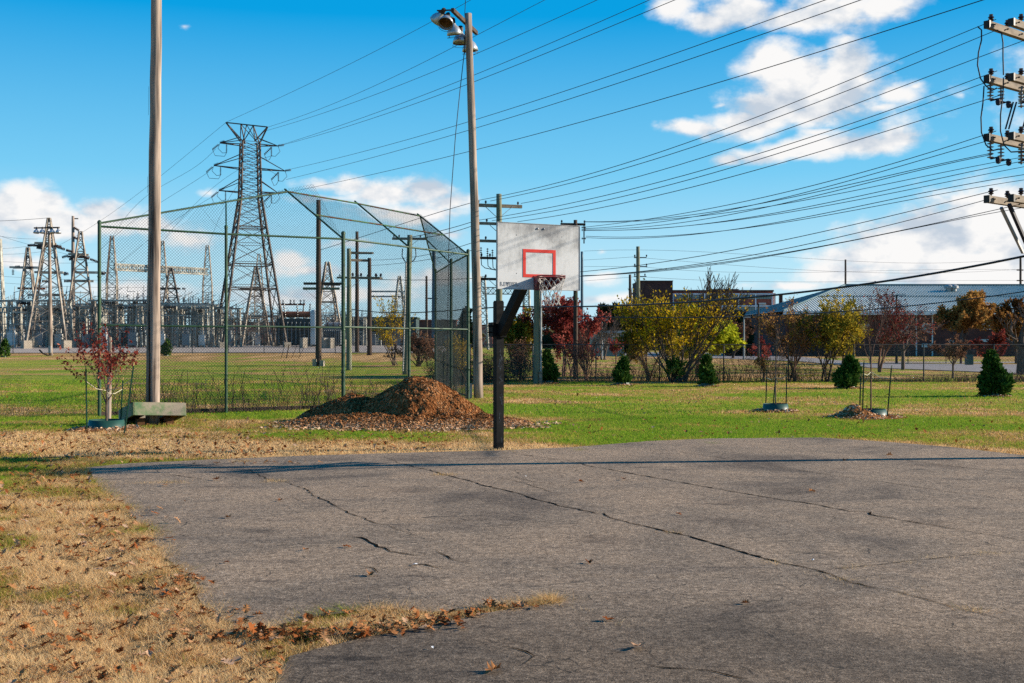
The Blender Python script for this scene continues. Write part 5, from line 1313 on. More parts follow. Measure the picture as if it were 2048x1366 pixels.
W1 = [
 ([(1992, 40), (1955, 53), (1650, 178), (1400, 279), (1338, 300), (1150, 352), (957, 402)], 54), ([(1994, 60), (1650, 197), (1400, 291), (1372, 300), (1150, 361), (981, 403)], 54), ([(2048, 81), (1700, 212), (1400, 317), (1200, 373), (1042, 407)], 54),
 ([(1994, 142), (1700, 247), (1400, 343.6), (1150, 403), (957, 441)], 54), ([(1989, 159), (1700, 259), (1400, 355), (1150, 412), (984, 442)], 54), ([(1999, 191), (1700, 284), (1400, 372), (1200, 414), (1035, 444)], 54),
 ([(1992, 262), (1740, 341), (1500, 399), (1350, 431), (1168, 454)], 60.5), ([(1984, 279), (1740, 350), (1500, 411), (1350, 440), (1168, 457)], 60.5), ([(1985, 306), (1750, 358), (1500, 410), (1330, 437), (1168, 443)], 60.5), ([(1985, 309), (1750, 362), (1500, 422), (1330, 449), (1168, 458.5)], 60.5),
 ([(2048, 314), (1750, 372), (1500, 421), (1330, 437), (1168, 444.5)], 60.5), ([(2048, 322), (1750, 385), (1500, 435.5), (1330, 455), (1168, 460.5)], 60.5), ([(2048, 333.5), (1750, 393), (1500, 436.5), (1330, 455.5), (1168, 461)], 60.5), ([(2048, 349.5), (1750, 405), (1500, 456), (1330, 472), (1172, 476)], 60.5), ([(2048, 360), (1750, 412), (1500, 457), (1330, 470), (1172, 473)], 60.5),
 ([(1995, 380), (1750, 438), (1500, 495), (1330, 524), (1165, 541.5), (1003, 553)], 54), ([(1988, 396), (1750, 455), (1500, 513.5), (1330, 538), (1165, 549.5), (1003, 556)], 54), ([(2040, 409), (1750, 470), (1500, 518.5), (1330, 540), (1165, 550), (1003, 557)], 54), ([(2048, 415), (1800, 462), (1500, 519), (1330, 541), (1165, 551)], 60),
]
for i, (pts, Y1) in enumerate(W1):
    wire(pts, 17.9, Y1, .0055 if i not in (10, 12, 14, 18) else .0045, .012, 'thin overhead wire crossing the sky at right, ' + ORD[i] + ' counting down the right edge', 'wires reaching the near utility pole')
WP = [([(452, 244.5), (640, 157), (870, 40), (940, 0), (1010, -40)], 80, 'wire leaving the upper left corner of the pylon, highest in the sky'), ([(536, 254), (720, 185), (1000, 45), (1092, 0), (1180, -46)], 70, 'wire leaving the upper right corner of the pylon, the thinner one'), ([(530, 262), (760, 186), (1000, 86), (1196, 0), (1290, -44)], 60, 'wire just under the pylon top bar rising to the right'),
 ([(558, 291), (780, 216), (1000, 128), (1300, 0), (1400, -46)], 52, 'upper wire of the near pair from the pylon top arm'), ([(560, 291), (780, 226), (1000, 142), (1352, 0), (1460, -46)], 48, 'lower wire of the near pair from the pylon top arm'),
 ([(572, 340), (780, 290), (1000, 223), (1440, 75), (1651, 0), (1780, -46)], 40, 'wire from the pylon middle arm passing through the upper right cloud'), ([(572, 359), (780, 306), (1000, 241), (1440, 98), (1720, 0), (1850, -45)], 38, 'wire just below the one from the pylon middle arm'), ([(556, 388), (790, 340), (1000, 287), (1440, 162), (1700, 86), (1967, 0), (2100, -44)], 34, 'lowest of the long wires from the pylon rising to the right')]
for pts, Y1, lab in WP: wire(pts, 172, Y1, .022, .016, lab, 'transmission wires from the pylon')
WL = [([(431, 298), (390, 334), (240, 450), (224, 476)], 190, 'wire from the left tip of the pylon top arm'), ([(417, 344), (390, 362), (250, 455), (200, 500)], 200, 'wire from the left tip of the pylon middle arm'), ([(429, 391), (330, 455), (225, 540)], 200, 'wire from the left tip of the pylon bottom arm'), ([(452, 245), (330, 345), (180, 455), (98, 500)], 230, 'thin ground wire from the pylon top down to the left'),
      ([(543, 312), (430, 372), (325, 484)], 215, 'inner wire from the pylon top arm down to the slender mast'), ([(556, 352), (450, 412), (416, 494)], 215, 'inner wire from the pylon middle arm to the right slender mast')]
for pts, Y1, lab in WL: wire(pts, 174, Y1, .022, .022, lab, 'wires falling from the pylon to the substation')
wire([(-60, 443), (40, 440), (94, 436)], 175, 178, .03, .03, 'wire entering from the left edge to the tallest lattice tower', 'wires at the left edge')
for k, (a, b_) in enumerate((((-60, 452), (190, 520)), ((-60, 459), (75, 478)), ((-60, 494), (70, 490)), ((-60, 504), (86, 503)), ((-60, 519), (250, 523)), ((-60, 548), (330, 560)), ((-60, 560), (300, 575)))):
    wire([a, ((a[0] + b_[0]) / 2, (a[1] + b_[1]) / 2 + 5), b_], 195 + k, 200 + k, .022, .022, ORD[k] + ' of the thin wires sagging in from the left edge behind the towers', 'wires at the left edge')
wire([(2110, 498), (2048, 513.5), (1900, 541), (1700, 572), (1500, 594.5), (1277, 610.5), (1082, 613.5)], 20, 52, .022, .030, 'thick black communication cable sweeping above the factory and metal roof', 'communication cables', 'cable')
wire([(1066, 613.5), (990, 613), (940, 620), (840, 624), (700, 618)], 52, 78, .030, .03, 'black cable continuing left from the green pole behind the backstop', 'communication cables', 'cable')
wire([(2110, 572), (2046, 585), (1800, 613), (1480, 633), (1300, 636), (1155, 632.5)], 26, 60.5, .012, .022, 'thinner black cable crossing in front of the trees and metal roof', 'communication cables', 'cable')
for k, pts in enumerate(([(1168, 504), (1276, 496), (1500, 513), (1700, 520), (2041, 516)], [(1278, 515), (1500, 533), (1650, 542), (2041, 538)], [(1278, 533), (1500, 545), (1700, 543), (2041, 540)], [(1278, 553), (1500, 563), (1750, 563), (2041, 561)], [(1168, 520), (1220, 517), (1276, 513)], [(1168, 533), (1276, 533)], [(1168, 562), (1276, 553)])):
    wire(pts, 150 if k < 4 else 170, 180 if k < 4 else 150, .018, .018, ORD[k] + ' of the faint far wires strung past the pale pole', 'faint far wires')
for k, pts in enumerate(([(952, 403), (860, 430), (760, 462), (640, 500)], [(952, 441), (880, 462), (818, 475)], [(952, 449), (880, 470), (818, 478)], [(957, 481), (840, 512), (740, 520)], [(957, 497), (850, 520), (740, 531)], [(957, 556), (820, 560), (700, 556)])):
    wire(pts, 54, (88, 67, 67, 140, 140, 77)[k], .014, .02, ORD[k] + ' of the wires running left behind the backstop canopy', 'wires behind the backstop')

# ------------------------------------------------------------------ lattice steel
def lattice(mb, base, Ht, wb, wt, panels, bw, yaw=0.0, z0=0.0, leg=None, ratio=1.0, topz=None):
    """four legged square lattice"""
    base = Vector(base); c, s = math.cos(yaw), math.sin(yaw)
    def cor(f, k):
        w = (wb + (wt - wb) * f) / 2; x, y = ((-w, -w), (w, -w), (w, w), (-w, w))[k]
        return base + Vector((x * c - y * s, x * s + y * c, z0 + (Ht - z0) * f))
    fs = [0.0]; g = ratio
    steps = [g ** k for k in range(panels)]; tot = sum(steps); a = 0
    for v in steps: a += v / tot; fs.append(a)
    for k in range(4): mb.bar(cor(0, k), cor(1, k), leg or bw * 1.8)
    for i in range(panels):
        for k in range(4):
            k2 = (k + 1) % 4
            mb.bar(cor(fs[i], k), cor(fs[i + 1], k2), bw, bw * .6); mb.bar(cor(fs[i], k2), cor(fs[i + 1], k), bw, bw * .6)
            mb.bar(cor(fs[i + 1], k), cor(fs[i + 1], k2), bw, bw * .6)
    return cor

def pylon():
    b = GY(500, 174); t = thing('transmission_pylon', 'tall steel lattice transmission pylon with three pairs of arms', 'pylon', b); yaw = .38
    zt = lambda py: hgt(py, 174) - b.z
    mb = MB(); lattice(mb, b, zt(395), 9.2, 2.9, 8, .11, yaw, 0, .27, .82); mb.build('tapered_legs', M['tower_steel'], t)
    mb = MB(); lattice(mb, b + Vector((0, 0, zt(395))), zt(285) - zt(395), 2.9, 2.5, 8, .095, yaw, 0, .19); mb.build('upper_body', M['tower_steel'], t)
    # arms along image x, slightly receding
    dx = Vector((math.cos(-.10), math.sin(-.10), 0)); side = Vector((-dx.y, dx.x, 0))
    mb = MB(); top = b + Vector((0, 0, zt(285))); A = P(452, 245, 174.5); B = P(535, 254, 172.8)
    mb.bar(A, B, .16); 
    for s in (-1, 1):
        for e in (-1, 1):
            mb.bar(top + side * 1.1 * e + dx * 1.1 * s, A if s < 0 else B, .17); mb.bar(top + side * 1.1 * e + dx * 1.1 * s, A.lerp(B, .5 - .12 * s * -1) if False else A.lerp(B, .36 if s < 0 else .66), .13)
        mb.bar(top + dx * 1.1 * s, A.lerp(B, .5), .1); mb.bar(top - dx * 1.1 * s, A.lerp(B, .36 if s < 0 else .66), .1)
    mb.build('top_frame', M['tower_steel'], t)
    for (pl, pr, zz) in (((440, 286), (556, 292), 290), ((428, 331), (570, 342), 338), ((438, 381), (556, 386), 385)):
        c0 = b + Vector((0, 0, zt(zz)))
        for (p, s) in ((pl, -1), (pr, 1)):
            tip = P(p[0], p[1], 174 + (.6 if s < 0 else -.8)); mb = MB()
            for e in (-1, 1):
                r_ = c0 + side * 1.15 * e + dx * 1.15 * s; mb.bar(r_, tip, .13); mb.bar(r_ + Vector((0, 0, 2.0)) if zz > 290 else r_ + Vector((0, 0, 1.0)), tip, .10)
                for f in (.3, .6): mb.bar(r_.lerp(tip, f), (c0 + side * -1.15 * e + dx * 1.15 * s).lerp(tip, f + .22), .07)
            arm = mb.build('cross_arm', M['tower_steel'], t)
            disc_string(arm, tip + Vector((0, 0, .05)), tip + Vector((s * .9 if s > 0 else -.2, 0, .15 if s > 0 else .3)) + Vector((.9 if s < 0 else 0, 0, 0)), 6, .22)
            m_ = tip - dx * s * 1.0; disc_string(arm, m_ - Vector((0, 0, .1)), m_ - Vector((0, 0, 1.45)), 7, .15)
            e_ = tip + (Vector((-.15, -.2, -.25)) if s < 0 else Vector((-.9, -.3, -.25))); f_ = e_ + (Vector((-.85, -.3, -.8)) if s < 0 else Vector((-1.0, -.3, -1.1))); disc_string(arm, e_, f_, 6, .2)
            mb = MB(); mb.tube([f_, f_ + Vector((.4, 0, -.9)), m_ - Vector((.3, 0, 2.0)), m_ - Vector((0, 0, 1.45))], .035, 4, cap=False)
            mb.tube([m_ - Vector((0, 0, 1.45)), m_ + Vector((.6 * s, 0, -1.5)), tip + Vector((s * .3, 0, -.8)), tip], .035, 4, cap=False); mb.build('jumper', M['wire'], arm)
    for z in (530, 578, 455):
        mb = MB(); f = (zt(z)) / zt(395); w = 9.2 + (2.9 - 9.2) * f
        cc = b + Vector((0, 0, zt(z))); c, s = math.cos(yaw), math.sin(yaw); cs = [cc + Vector((x * c - y * s, x * s + y * c, 0)) for x, y in ((-w / 2, -w / 2), (w / 2, -w / 2), (w / 2, w / 2), (-w / 2, w / 2))]
        for k in range(4): mb.bar(cs[k], cs[(k + 1) % 4], .16)
        mb.build('waist_ring', M['tower_steel'], t)
    c, s = math.cos(yaw), math.sin(yaw)
    for x, y in ((-4.6, -4.6), (4.6, -4.6), (4.6, 4.6), (-4.6, 4.6)):
        mb = MB(); q = b + Vector((x * c - y * s, x * s + y * c, .1)); mb.box(q, (1.0, 1.0, 1.3), .4); mb.build('footing', M['concrete'], t)
pylon()

def a_tower(label, px, Y, top, wpx_base, wpx_top, yaw, mat, bar_levels=(), strings=(), foot=None, panels=6, bw=.12):
    b = GY(px, Y); z = hgt(top, Y) - b.z; wb = wpx_base / F * Y / (abs(math.cos(yaw)) + abs(math.sin(yaw)) * .6); wt = wpx_top / F * Y
    t = thing('lattice_tower', label, 'lattice tower', b, 'lattice towers of the substation')
    mb = MB(); lattice(mb, b, z, wb, wt, panels + 3, bw, yaw, .9 if foot else 0, bw * 1.8, .88); mb.build('lattice_frame', M[mat], t)
    for (zy, hl, hr, m_) in bar_levels:
        c = P(px, zy, Y); mb = MB()
        for e in (-1, 1): mb.bar(c + Vector((-hl / F * Y, e * .6 - 0.3, 0)), c + Vector((hr / F * Y, e * .6 + .3, 0)), .22, .3)
        mb.build('cross_beam', M[m_], t)
    for (x0, y0, x1, y1, n) in strings: disc_string(t, P(x0, y0, Y - .5), P(x1, y1, Y - .5), n, .24)
    if foot:
        c, s = math.cos(yaw), math.sin(yaw)
        for x, y in ((-1, -1), (1, -1), (1, 1), (-1, 1)):
            mb = MB(); q = b + Vector(((x * c - y * s) * wb / 2, (x * s + y * c) * wb / 2, .45)); mb.box(q, (foot, foot, 1.3), .75); mb.build('footing', M['concrete'], t)
    return t
a_tower('tallest lattice tower, behind the far floodlight pole', 98, 168, 436, 82, 4, .25, 'tower_grey', [(487, 24, 10, 'concrete'), (492, 25, 20, 'tower_steel'), (545, 24, 30, 'bus'), (590, 36, 30, 'bus'), (614, 26, 40, 'bus')],
        [(70, 490, 55, 491, 6), (73, 495, 88, 497, 6), (108, 492, 130, 499, 8), (132, 500, 146, 504, 6), (127, 549, 137, 547, 4), (128, 562, 142, 562, 5), (84, 562, 98, 563, 5)], 1.15, 7)
a_tower('second lattice tower, just left of the first backstop post', 161, 176, 463, 72, 5, .35, 'tower_grey', [(509, 20, 12, 'concrete'), (514, 22, 14, 'tower_steel'), (545, 10, 48, 'bus'), (562, 20, 22, 'bus')],
        [(136, 511, 124, 515, 5), (146, 517, 138, 519, 4), (166, 512, 178, 518, 6), (180, 518, 196, 524, 6), (202, 547, 210, 548, 4), (173, 525, 173, 536, 5)], 1.1, 7)
a_tower('smaller pale lattice tower near the left edge', 56, 185, 495, 52, 4, .2, 'tower_grey', [(535, 32, 22, 'bus'), (577, 16, 30, 'tower_rust')], [(30, 534, 40, 533, 4), (57, 536, 66, 535, 4), (26, 539, 26, 550, 4), (51, 541, 51, 552, 4)], None, 6)
a_tower('lattice tower cut off by the left edge', -2, 178, 478, 26, 6, .2, 'bus', (), (), None, 9)
a_tower('short lattice tower right of the wooden light pole', 342, 195, 536, 70, 4, .3, 'tower_steel', [(577, 24, 16, 'tower_steel')], [(320, 577, 330, 578, 3), (344, 576, 352, 577, 3), (364, 577, 371, 578, 3)], None, 5)
a_tower('short lattice tower seen between the pylon legs', 512, 200, 532, 66, 4, .3, 'tower_grey', [(577, 30, 18, 'tower_steel')], [(483, 577, 491, 578, 3), (500, 576, 508, 577, 3)], None, 5)
a_tower('short lattice tower behind the dark brown pole', 655, 185, 524, 62, 6, .3, 'tower_grey', [(569, 10, 24, 'tower_steel'), (604, 16, 18, 'bus')], [(668, 568, 678, 568, 4)], 1.0, 5)
a_tower('faint far lattice tower behind the middle of backstop', 799, 260, 552, 40, 4, .3, 'bus', [(583, 60, 20, 'bus'), (593, 60, 20, 'bus')], (), None, 5)
a_tower('faint far lattice tower left of the backboard post', 966, 230, 553, 22, 8, .1, 'bus', (), (), None, 7)
a_tower('faint far lattice tower behind the hoop arm', 1053, 230, 560, 16, 10, .1, 'bus', (), (), None, 7)
for i, (px, top, Y, lab) in enumerate([(224, 472, 190, 'slender lattice mast near the first backstop post'), (325, 482, 196, 'slender lattice mast just right of the wooden pole'), (415, 491, 205, 'slender lattice mast left of the second backstop post'), (518, 508, 215, 'slender lattice mast behind the pylon'), (0 - 30, 430, 190, '')]):
    if not lab: continue
    b = GY(px, Y); t = thing('lattice_mast', lab, 'mast', b, 'slender lattice masts of the substation'); z = hgt(top, Y) - b.z
    mb = MB(); lattice(mb, b, z * .60, 1.7, 1.55, 9, .08, .2, 0, .15); mb.build('lower_shaft', M['tower_grey'], t)
    mb = MB(); lattice(mb, b + Vector((0, 0, z * .60)), z * .40, 1.55, .45, 6, .08, .2, 0, .14); mb.build('upper_shaft', M['tower_grey'], t)
def truss(label, a, b_, h, n, mat='bus'):
    a = Vector(a); b_ = Vector(b_); mb = MB(); y = Vector((0, 1.2, 0)); hz = Vector((0, 0, h))
    for o in (Vector((0, 0, 0)), y):
        mb.bar(a + o, b_ + o, .14); mb.bar(a + o + hz, b_ + o + hz, .14)
        for k in range(n):
            p = a.lerp(b_, k / n) + o; q = a.lerp(b_, (k + 1) / n) + o; mb.bar(p, q + hz, .09); mb.bar(p + hz, q, .09); mb.bar(p, p + hz, .09)
    tag(mb.build('lattice_beam', M[mat]), label, 'beam', 'lattice beams of the substation')
truss('long horizontal lattice beam hung between the slender masts', P(228, 540, 191), P(413, 549, 204), 1.05, 22)
truss('low lattice beam behind the hoop, between the far towers', P(966, 588, 229), P(1056, 588, 229), 1.3, 9)

# low substation switchgear bays, copied
def bay(label, loc, width, n, mat, hgt_=6.6):
    t = thing('switchgear_bay', label, 'switchgear', loc, 'switchgear bays of the substation'); base = Vector(loc)
    for k in range(n):
        mb = MB(); p = base + Vector((-width / 2 + width * k / (n - 1), 0, 0))
        lattice(mb, p, hgt_ * .9, .75, .38, 8, .07, .1, 0, .13)
        mb.build('support_column', M[mat], t)
    mb = MB()
    for z, e in ((.9, .5), (.9, -.5)): mb.bar(base + Vector((-width / 2 - .5, e, hgt_ * z)), base + Vector((width / 2 + .5, e, hgt_ * z)), .16, .22)
    mb.build('top_beam', M['bus'], t)
    mb = MB()
    for z in (.45, .68): mb.bar(base + Vector((-width / 2, -.2, hgt_ * z)), base + Vector((width / 2, -.2, hgt_ * z)), .12, .12)
    for k in range(n - 1):
        p = base + Vector((-width / 2 + width * k / (n - 1), .2, 0)); q = base + Vector((-width / 2 + width * (k + 1) / (n - 1), .2, 0))
        mb.bar(p + Vector((0, 0, .3)), q + Vector((0, 0, hgt_ * .45)), .08); mb.bar(q + Vector((0, 0, .3)), p + Vector((0, 0, hgt_ * .45)), .08)
        mb.bar(p + Vector((0, 0, hgt_ * .68)), (p + q) / 2 + Vector((0, 0, hgt_ * .9)), .07); mb.bar(q + Vector((0, 0, hgt_ * .68)), (p + q) / 2 + Vector((0, 0, hgt_ * .9)), .07)
    mb.build('cross_bracing', M[mat], t)
    m = 4 + n
    for k in range(m):
        p = base + Vector((-width / 2 + width * (k + .5) / m, random.choice((-.5, .5)), hgt_ * .93)); disc_string(t, p, p + Vector((0, 0, random.uniform(.6, 1.0))), 5, .15, 'insul' if k % 3 else 'insul_grey', 'post_insulator')
        if k % 2 == 0:
            mb = MB(); mb.bar(p + Vector((0, 0, .9)), p + Vector((width / m * 1.0, 0, random.uniform(.9, 1.5))), .06); mb.bar(p + Vector((0, 0, .9)), p + Vector((.1, 0, 1.7)), .05); mb.build('switch_arm', M['bus'], t)
    for k in range(3):
        p = base + Vector((random.uniform(-.45, .35) * width, -.7, hgt_ * .86)); disc_string(t, p, p + Vector((1.2, 0, -.1)), 5, .2, 'insul', 'strain_insulator')
    for k in range(2):
        p = base + Vector((random.uniform(-.4, .4) * width, -1.4, 0)); mb = MB(); mb.box(p + Vector((0, 0, 1.1)), (1.0, .8, 1.6)); 
        for e in (-.4, .4): mb.box(p + Vector((e, 0, .15)), (.12, .6, .3))
        for e in (-.3, 0, .3): mb.lathe(p + Vector((e, 0, 1.9)), [(.07, 0), (.12, .2), (.07, .3), (.12, .5), (.06, .7), (0, .8)], 6)
        mb.build('breaker_cabinet', M['tank_white' if k else 'grey_steel'], t)
    return t
protos = [bay('pale switchgear bay at the far left edge of the yard', GY(-20, 178), 9, 4, 'bus'), bay('rusty switchgear bay left of the tallest lattice tower', GY(45, 192), 8, 4, 'tower_grey'), bay('switchgear bay behind the red leaved sapling', GY(200, 184), 10, 5, 'bus')]
zones = [(10, 205, 'behind the small pale lattice tower'), (80, 184, 'between the feet of the tallest lattice tower'), (118, 200, 'right behind the tallest lattice tower'), (150, 188, 'between the feet of the second lattice tower'), (178, 205, 'just left of the first backstop post'), (232, 196, 'beside the leftmost slender mast'), (262, 180, 'left of the wooden light pole'), (290, 200, 'hidden partly by the wooden light pole'),
         (338, 184, 'just right of the wooden light pole'), (372, 196, 'under the long lattice beam'), (405, 182, 'left of the second backstop post'), (438, 200, 'behind the second backstop post'), (474, 212, 'behind the left pylon leg'), (530, 214, 'behind the right pylon leg'), (680, 196, 'behind the third backstop post'), (655, 214, 'behind the dark brown pole'), (20, 222, 'farthest row at the left'), (110, 226, 'farthest row behind the tallest tower'), (215, 228, 'farthest row behind the sapling'), (310, 224, 'farthest row behind the wooden pole'), (395, 226, 'farthest row left of the pylon'), (718, 205, 'behind the grey green pole'), (-15, 196, 'behind the tower cut by the left edge'), (60, 172, 'in front of the small pale lattice tower'), (135, 174, 'in front of the second lattice tower'), (250, 172, 'nearest one right of the first backstop post'), (350, 172, 'nearest one right of the wooden light pole'), (420, 174, 'nearest one left of the second backstop post'), (180, 192, 'behind the crown of the red sapling'), (300, 212, 'second row right of the sapling'), (385, 212, 'second row under the slender masts'), (540, 200, 'between the pylon and the dark transformer'), (640, 200, 'behind the white oil tank'), (700, 222, 'farthest row behind the third backstop post'), (570, 222, 'farthest row behind the dark transformer')]
for i, (px, Y, lab) in enumerate(zones):
    s = random.uniform(.92, 1.16) * (1.12 if Y > 215 else 1) * (.78 if px > 460 else 1); dup(protos[i % 3], GY(px, Y), random.uniform(-.15, .15), 'switchgear bay ' + lab, None, (s, s, s))

def transformer(label, px, Y, w, hz, mat):
    b = GY(px, Y); t = thing('transformer', label, 'transformer', b, 'transformers of the substation')
    mb = MB(); mb.box(b + Vector((0, 0, hz * .45)), (w, 2.2, hz * .8)); mb.build('tank', M[mat], t)
    for s in (-1, 1):
        mb = MB()
        for k in range(9): mb.box(b + Vector((-w * .42 + w * .105 * k, s * 1.45, hz * .42)), (.08, .6, hz * .65))
        mb.build('radiator', M['grey_steel'], t)
    mb = MB(); mb.lathe(b + Vector((-w * .42, 0, hz * .98)), [(0, 0), (.45, 0), (.45, w * .84), (0, w * .84)], 12, Vector((1, 0, 0))); mb.build('conservator', M['tower_rust' if mat == 'tank_dark' else 'galv'], t)
    for k in range(3): disc_string(t, b + Vector((-w * .3 + w * .3 * k, -.5, hz * .86)), b + Vector((-w * .33 + w * .33 * k, -.9, hz * 1.3)), 6, .16, 'insul', 'bushing')
transformer('dark transformer with cooling fins left of the dark brown pole', 596, 176, 6.0, 5.0, 'tank_dark')
transformer('grey transformer half hidden by the first backstop bay', 270, 176, 3.6, 3.0, 'grey_steel')
transformer('grey transformer near the third backstop post', 668, 182, 3.0, 3.4, 'grey_steel')
b = GY(630, 174); t = thing('oil_tank', 'white cylindrical tank standing left of the dark brown pole', 'tank', b)
mb = MB(); mb.lathe(b, [(.7, .4), (.7, 5.2), (.5, 5.5), (0, 5.6)], 18); mb.build('shell', M['tank_white'], t, True)
mb = MB()
for e in (-.5, .5): mb.box(b + Vector((e, -.2, .2)), (.2, .6, .5))
mb.build('saddle', M['concrete'], t)
for (px, Y, s) in ((608, 168, 'left'), (650, 166, 'middle'), (663, 166, 'right')):
    b = GY(px, Y); t = thing('concrete_plinth', s + ' concrete plinth of the three near the dark brown pole', 'plinth', b, 'concrete plinths on the gravel'); mb = MB(); mb.box(b + Vector((0, 0, .65)), (.8, .8, 1.6), .7); mb.build('block', M['concrete'], t); mb = MB(); mb.box(b + Vector((0, 0, 1.47)), (.86, .86, .06), .7); mb.build('cap', M['galv'], t)
# bus supports: three twin insulators on a beam above the dark transformer
t = thing('bus_support', 'beam with three pairs of dark insulators above the dark transformer', 'bus support', GY(586, 180))
mb = MB(); mb.bar(P(556, 609, 180), P(610, 609, 180), .3, .25); mb.build('beam', M['tower_rust'], t)
for x in (559, 607):
    mb = MB(); mb.bar(P(x, 609, 180), P(x, 696, 180), .18); mb.build('leg', M['bus'], t)
for x in (559, 566, 581, 588, 601, 608): disc_string(t, P(x, 608, 180), P(x, 599, 180), 3, .22, 'insul', 'post_insulator')

# low buildings behind the yard
def shed(label, x0, x1, Y, top, mat, roof, bot=None, doors=(), cat='building', dep=8, wins=(), name='low_building'):
    a = GY(x0, Y); c = GY(x1, Y); w = c.x - a.x; z = hgt(top, Y) - a.z; m = (a + c) / 2 + Vector((0, dep / 2, 0))
    t = thing(name, label, cat, (m.x, m.y, a.z)); mb = MB(); mb.box(m + Vector((0, 0, z / 2 - .5)), (w, dep, z + 1)); mb.build('wall', M[mat], t)
    mb = MB(); mb.box(m + Vector((0, 0, z + .15)), (w + .5, dep + .5, .3)); mb.build('roof', M[roof], t)
    for (dx_, dw, dh, dm) in doors:
        mb = MB(); mb.box(Vector((a.x + w * dx_, Y - .03, a.z + dh / 2)), (dw, .08, dh)); mb.build('door', M[dm], t)
    for (dx_, dz, dw, dh) in wins:
        mb = MB(); mb.box(Vector((a.x + w * dx_, Y - .03, a.z + dz)), (dw, .08, dh)); mb.build('window', M['glass'], t)
    return t
shed('red brick control building seen between the pylon legs', 458, 560, 232, 647, 'brick_pink', 'brick_dark', doors=((.15, 1.2, 2.4, 'brick_dark'), (.45, 2.2, 2.6, 'tank_white'), (.8, 1.2, 2.4, 'brick_dark')))
shed('dark teal clad shed behind the middle of the backstop', 704, 832, 236, 636, 'teal_shed', 'green_roof', doors=((.3, 2, 3, 'lamp_dark'), (.7, 2, 3, 'grey_steel')))
shed('long red roofed building right of the backstop middle', 828, 912, 300, 640, 'brick_dark', 'tower_rust', wins=((.2, 2, 1.5, 1.2), (.5, 2, 1.5, 1.2), (.8, 2, 1.5, 1.2)))
shed('pink brick building low behind the right backstop wing', 905, 985, 320, 650, 'brick_pink', 'brick_dark', wins=((.2, 2, 1.5, 1.2), (.6, 2, 1.5, 1.2)))
shed('white low hut among the left lattice towers', 122, 158, 215, 664, 'tank_white', 'grey_steel', doors=((.3, 1, 2.1, 'grey_steel'),))
shed('dark low building behind the second lattice tower', 158, 196, 240, 652, 'teal_shed', 'lamp_dark', wins=((.3, 1.6, 2, 1), (.7, 1.6, 2, 1)))
shed('pale low building left of the short lattice tower', 232, 300, 240, 668, 'grey_steel', 'galv', doors=((.5, 1.4, 2.2, 'tank_white'),))
t = shed('ribbed tan storage container between crimson and yellow trees', 1188, 1248, 150, 666, 'concrete', 'galv', name='storage_container', cat='container')
mb = MB()
for k in range(14): mb.bar(P(1190 + k * 4.3, 666, 149.9), P(1190 + k * 4.3, 705, 149.9), .08)
mb.build('wall_ribs', M['galv'], t)

# ------------------------------------------------------------------ factory and metal roofed hall
def factory():
    Y = 300; s = Y / F; X = lambda px: (px - CX) * s; Z = lambda py: H + (CY - py) * s
    t = thing('brick_factory', 'three storey red brick factory with white concrete frame and flat roof', 'factory', (X(1450), Y + 15, 0))
    def bx(name, x0, x1, y0, y1, d0, d1, mat, par=t):
        mb = MB(); mb.box(((X(x0) + X(x1)) / 2, Y + (d0 + d1) / 2, (Z(y0) + Z(y1)) / 2), (abs(X(x1) - X(x0)), d1 - d0, abs(Z(y1) - Z(y0)))); return mb.build(name, M[mat], par)
    bx('wall', 1346, 1546, 583, 705, 0, 30, 'brick'); bx('roof', 1345, 1547, 580, 583.4, -.4, 30.4, 'brick_dark')
    tw = bx('stair_tower', 1278, 1344.5, 563, 705, -1, 16, 'brick_dark'); bx('roof', 1277.5, 1345, 561.5, 563, -1.3, 16.3, 'lamp_dark', tw)
    ph = bx('penthouse', 1428, 1486, 577, 580, 6, 16, 'white_frame'); bx('coping', 1427, 1487, 576, 577, 5.5, 16.5, 'brick_dark', ph)
    cols = [1346, 1377, 1409, 1443, 1477, 1511, 1544]
    for x in cols: bx('frame_column', x - 1.1, x + 1.1, 588, 705, -.35, -.001, 'white_frame')
    for y in (588, 612, 638, 664): bx('frame_beam', 1345, 1546, y - 1.2, y + 1.2, -.30, -.002, 'white_frame')
    for i in range(6):
        a, b = cols[i] + 2.2, cols[i + 1] - 2.2
        for (y0, y1) in ((590.5, 598), (614.5, 623), (640.5, 650)):
            w = bx('window', a, b, y0, y1, -.12, .0, 'glass')
            mb = MB()
            for k in range(1, 6):
                x = X(a) + (X(b) - X(a)) * k / 6; mb.bar((x, Y - .16, Z(y0)), (x, Y - .16, Z(y1)), .07)
            mb.bar((X(a), Y - .16, Z((y0 + y1) / 2)), (X(b), Y - .16, Z((y0 + y1) / 2)), .07); mb.build('mullions', M['grey_steel'], w)
    bx('side_wall', 1546.2, 1552, 586, 705, .4, 29, 'tank_white')
factory()

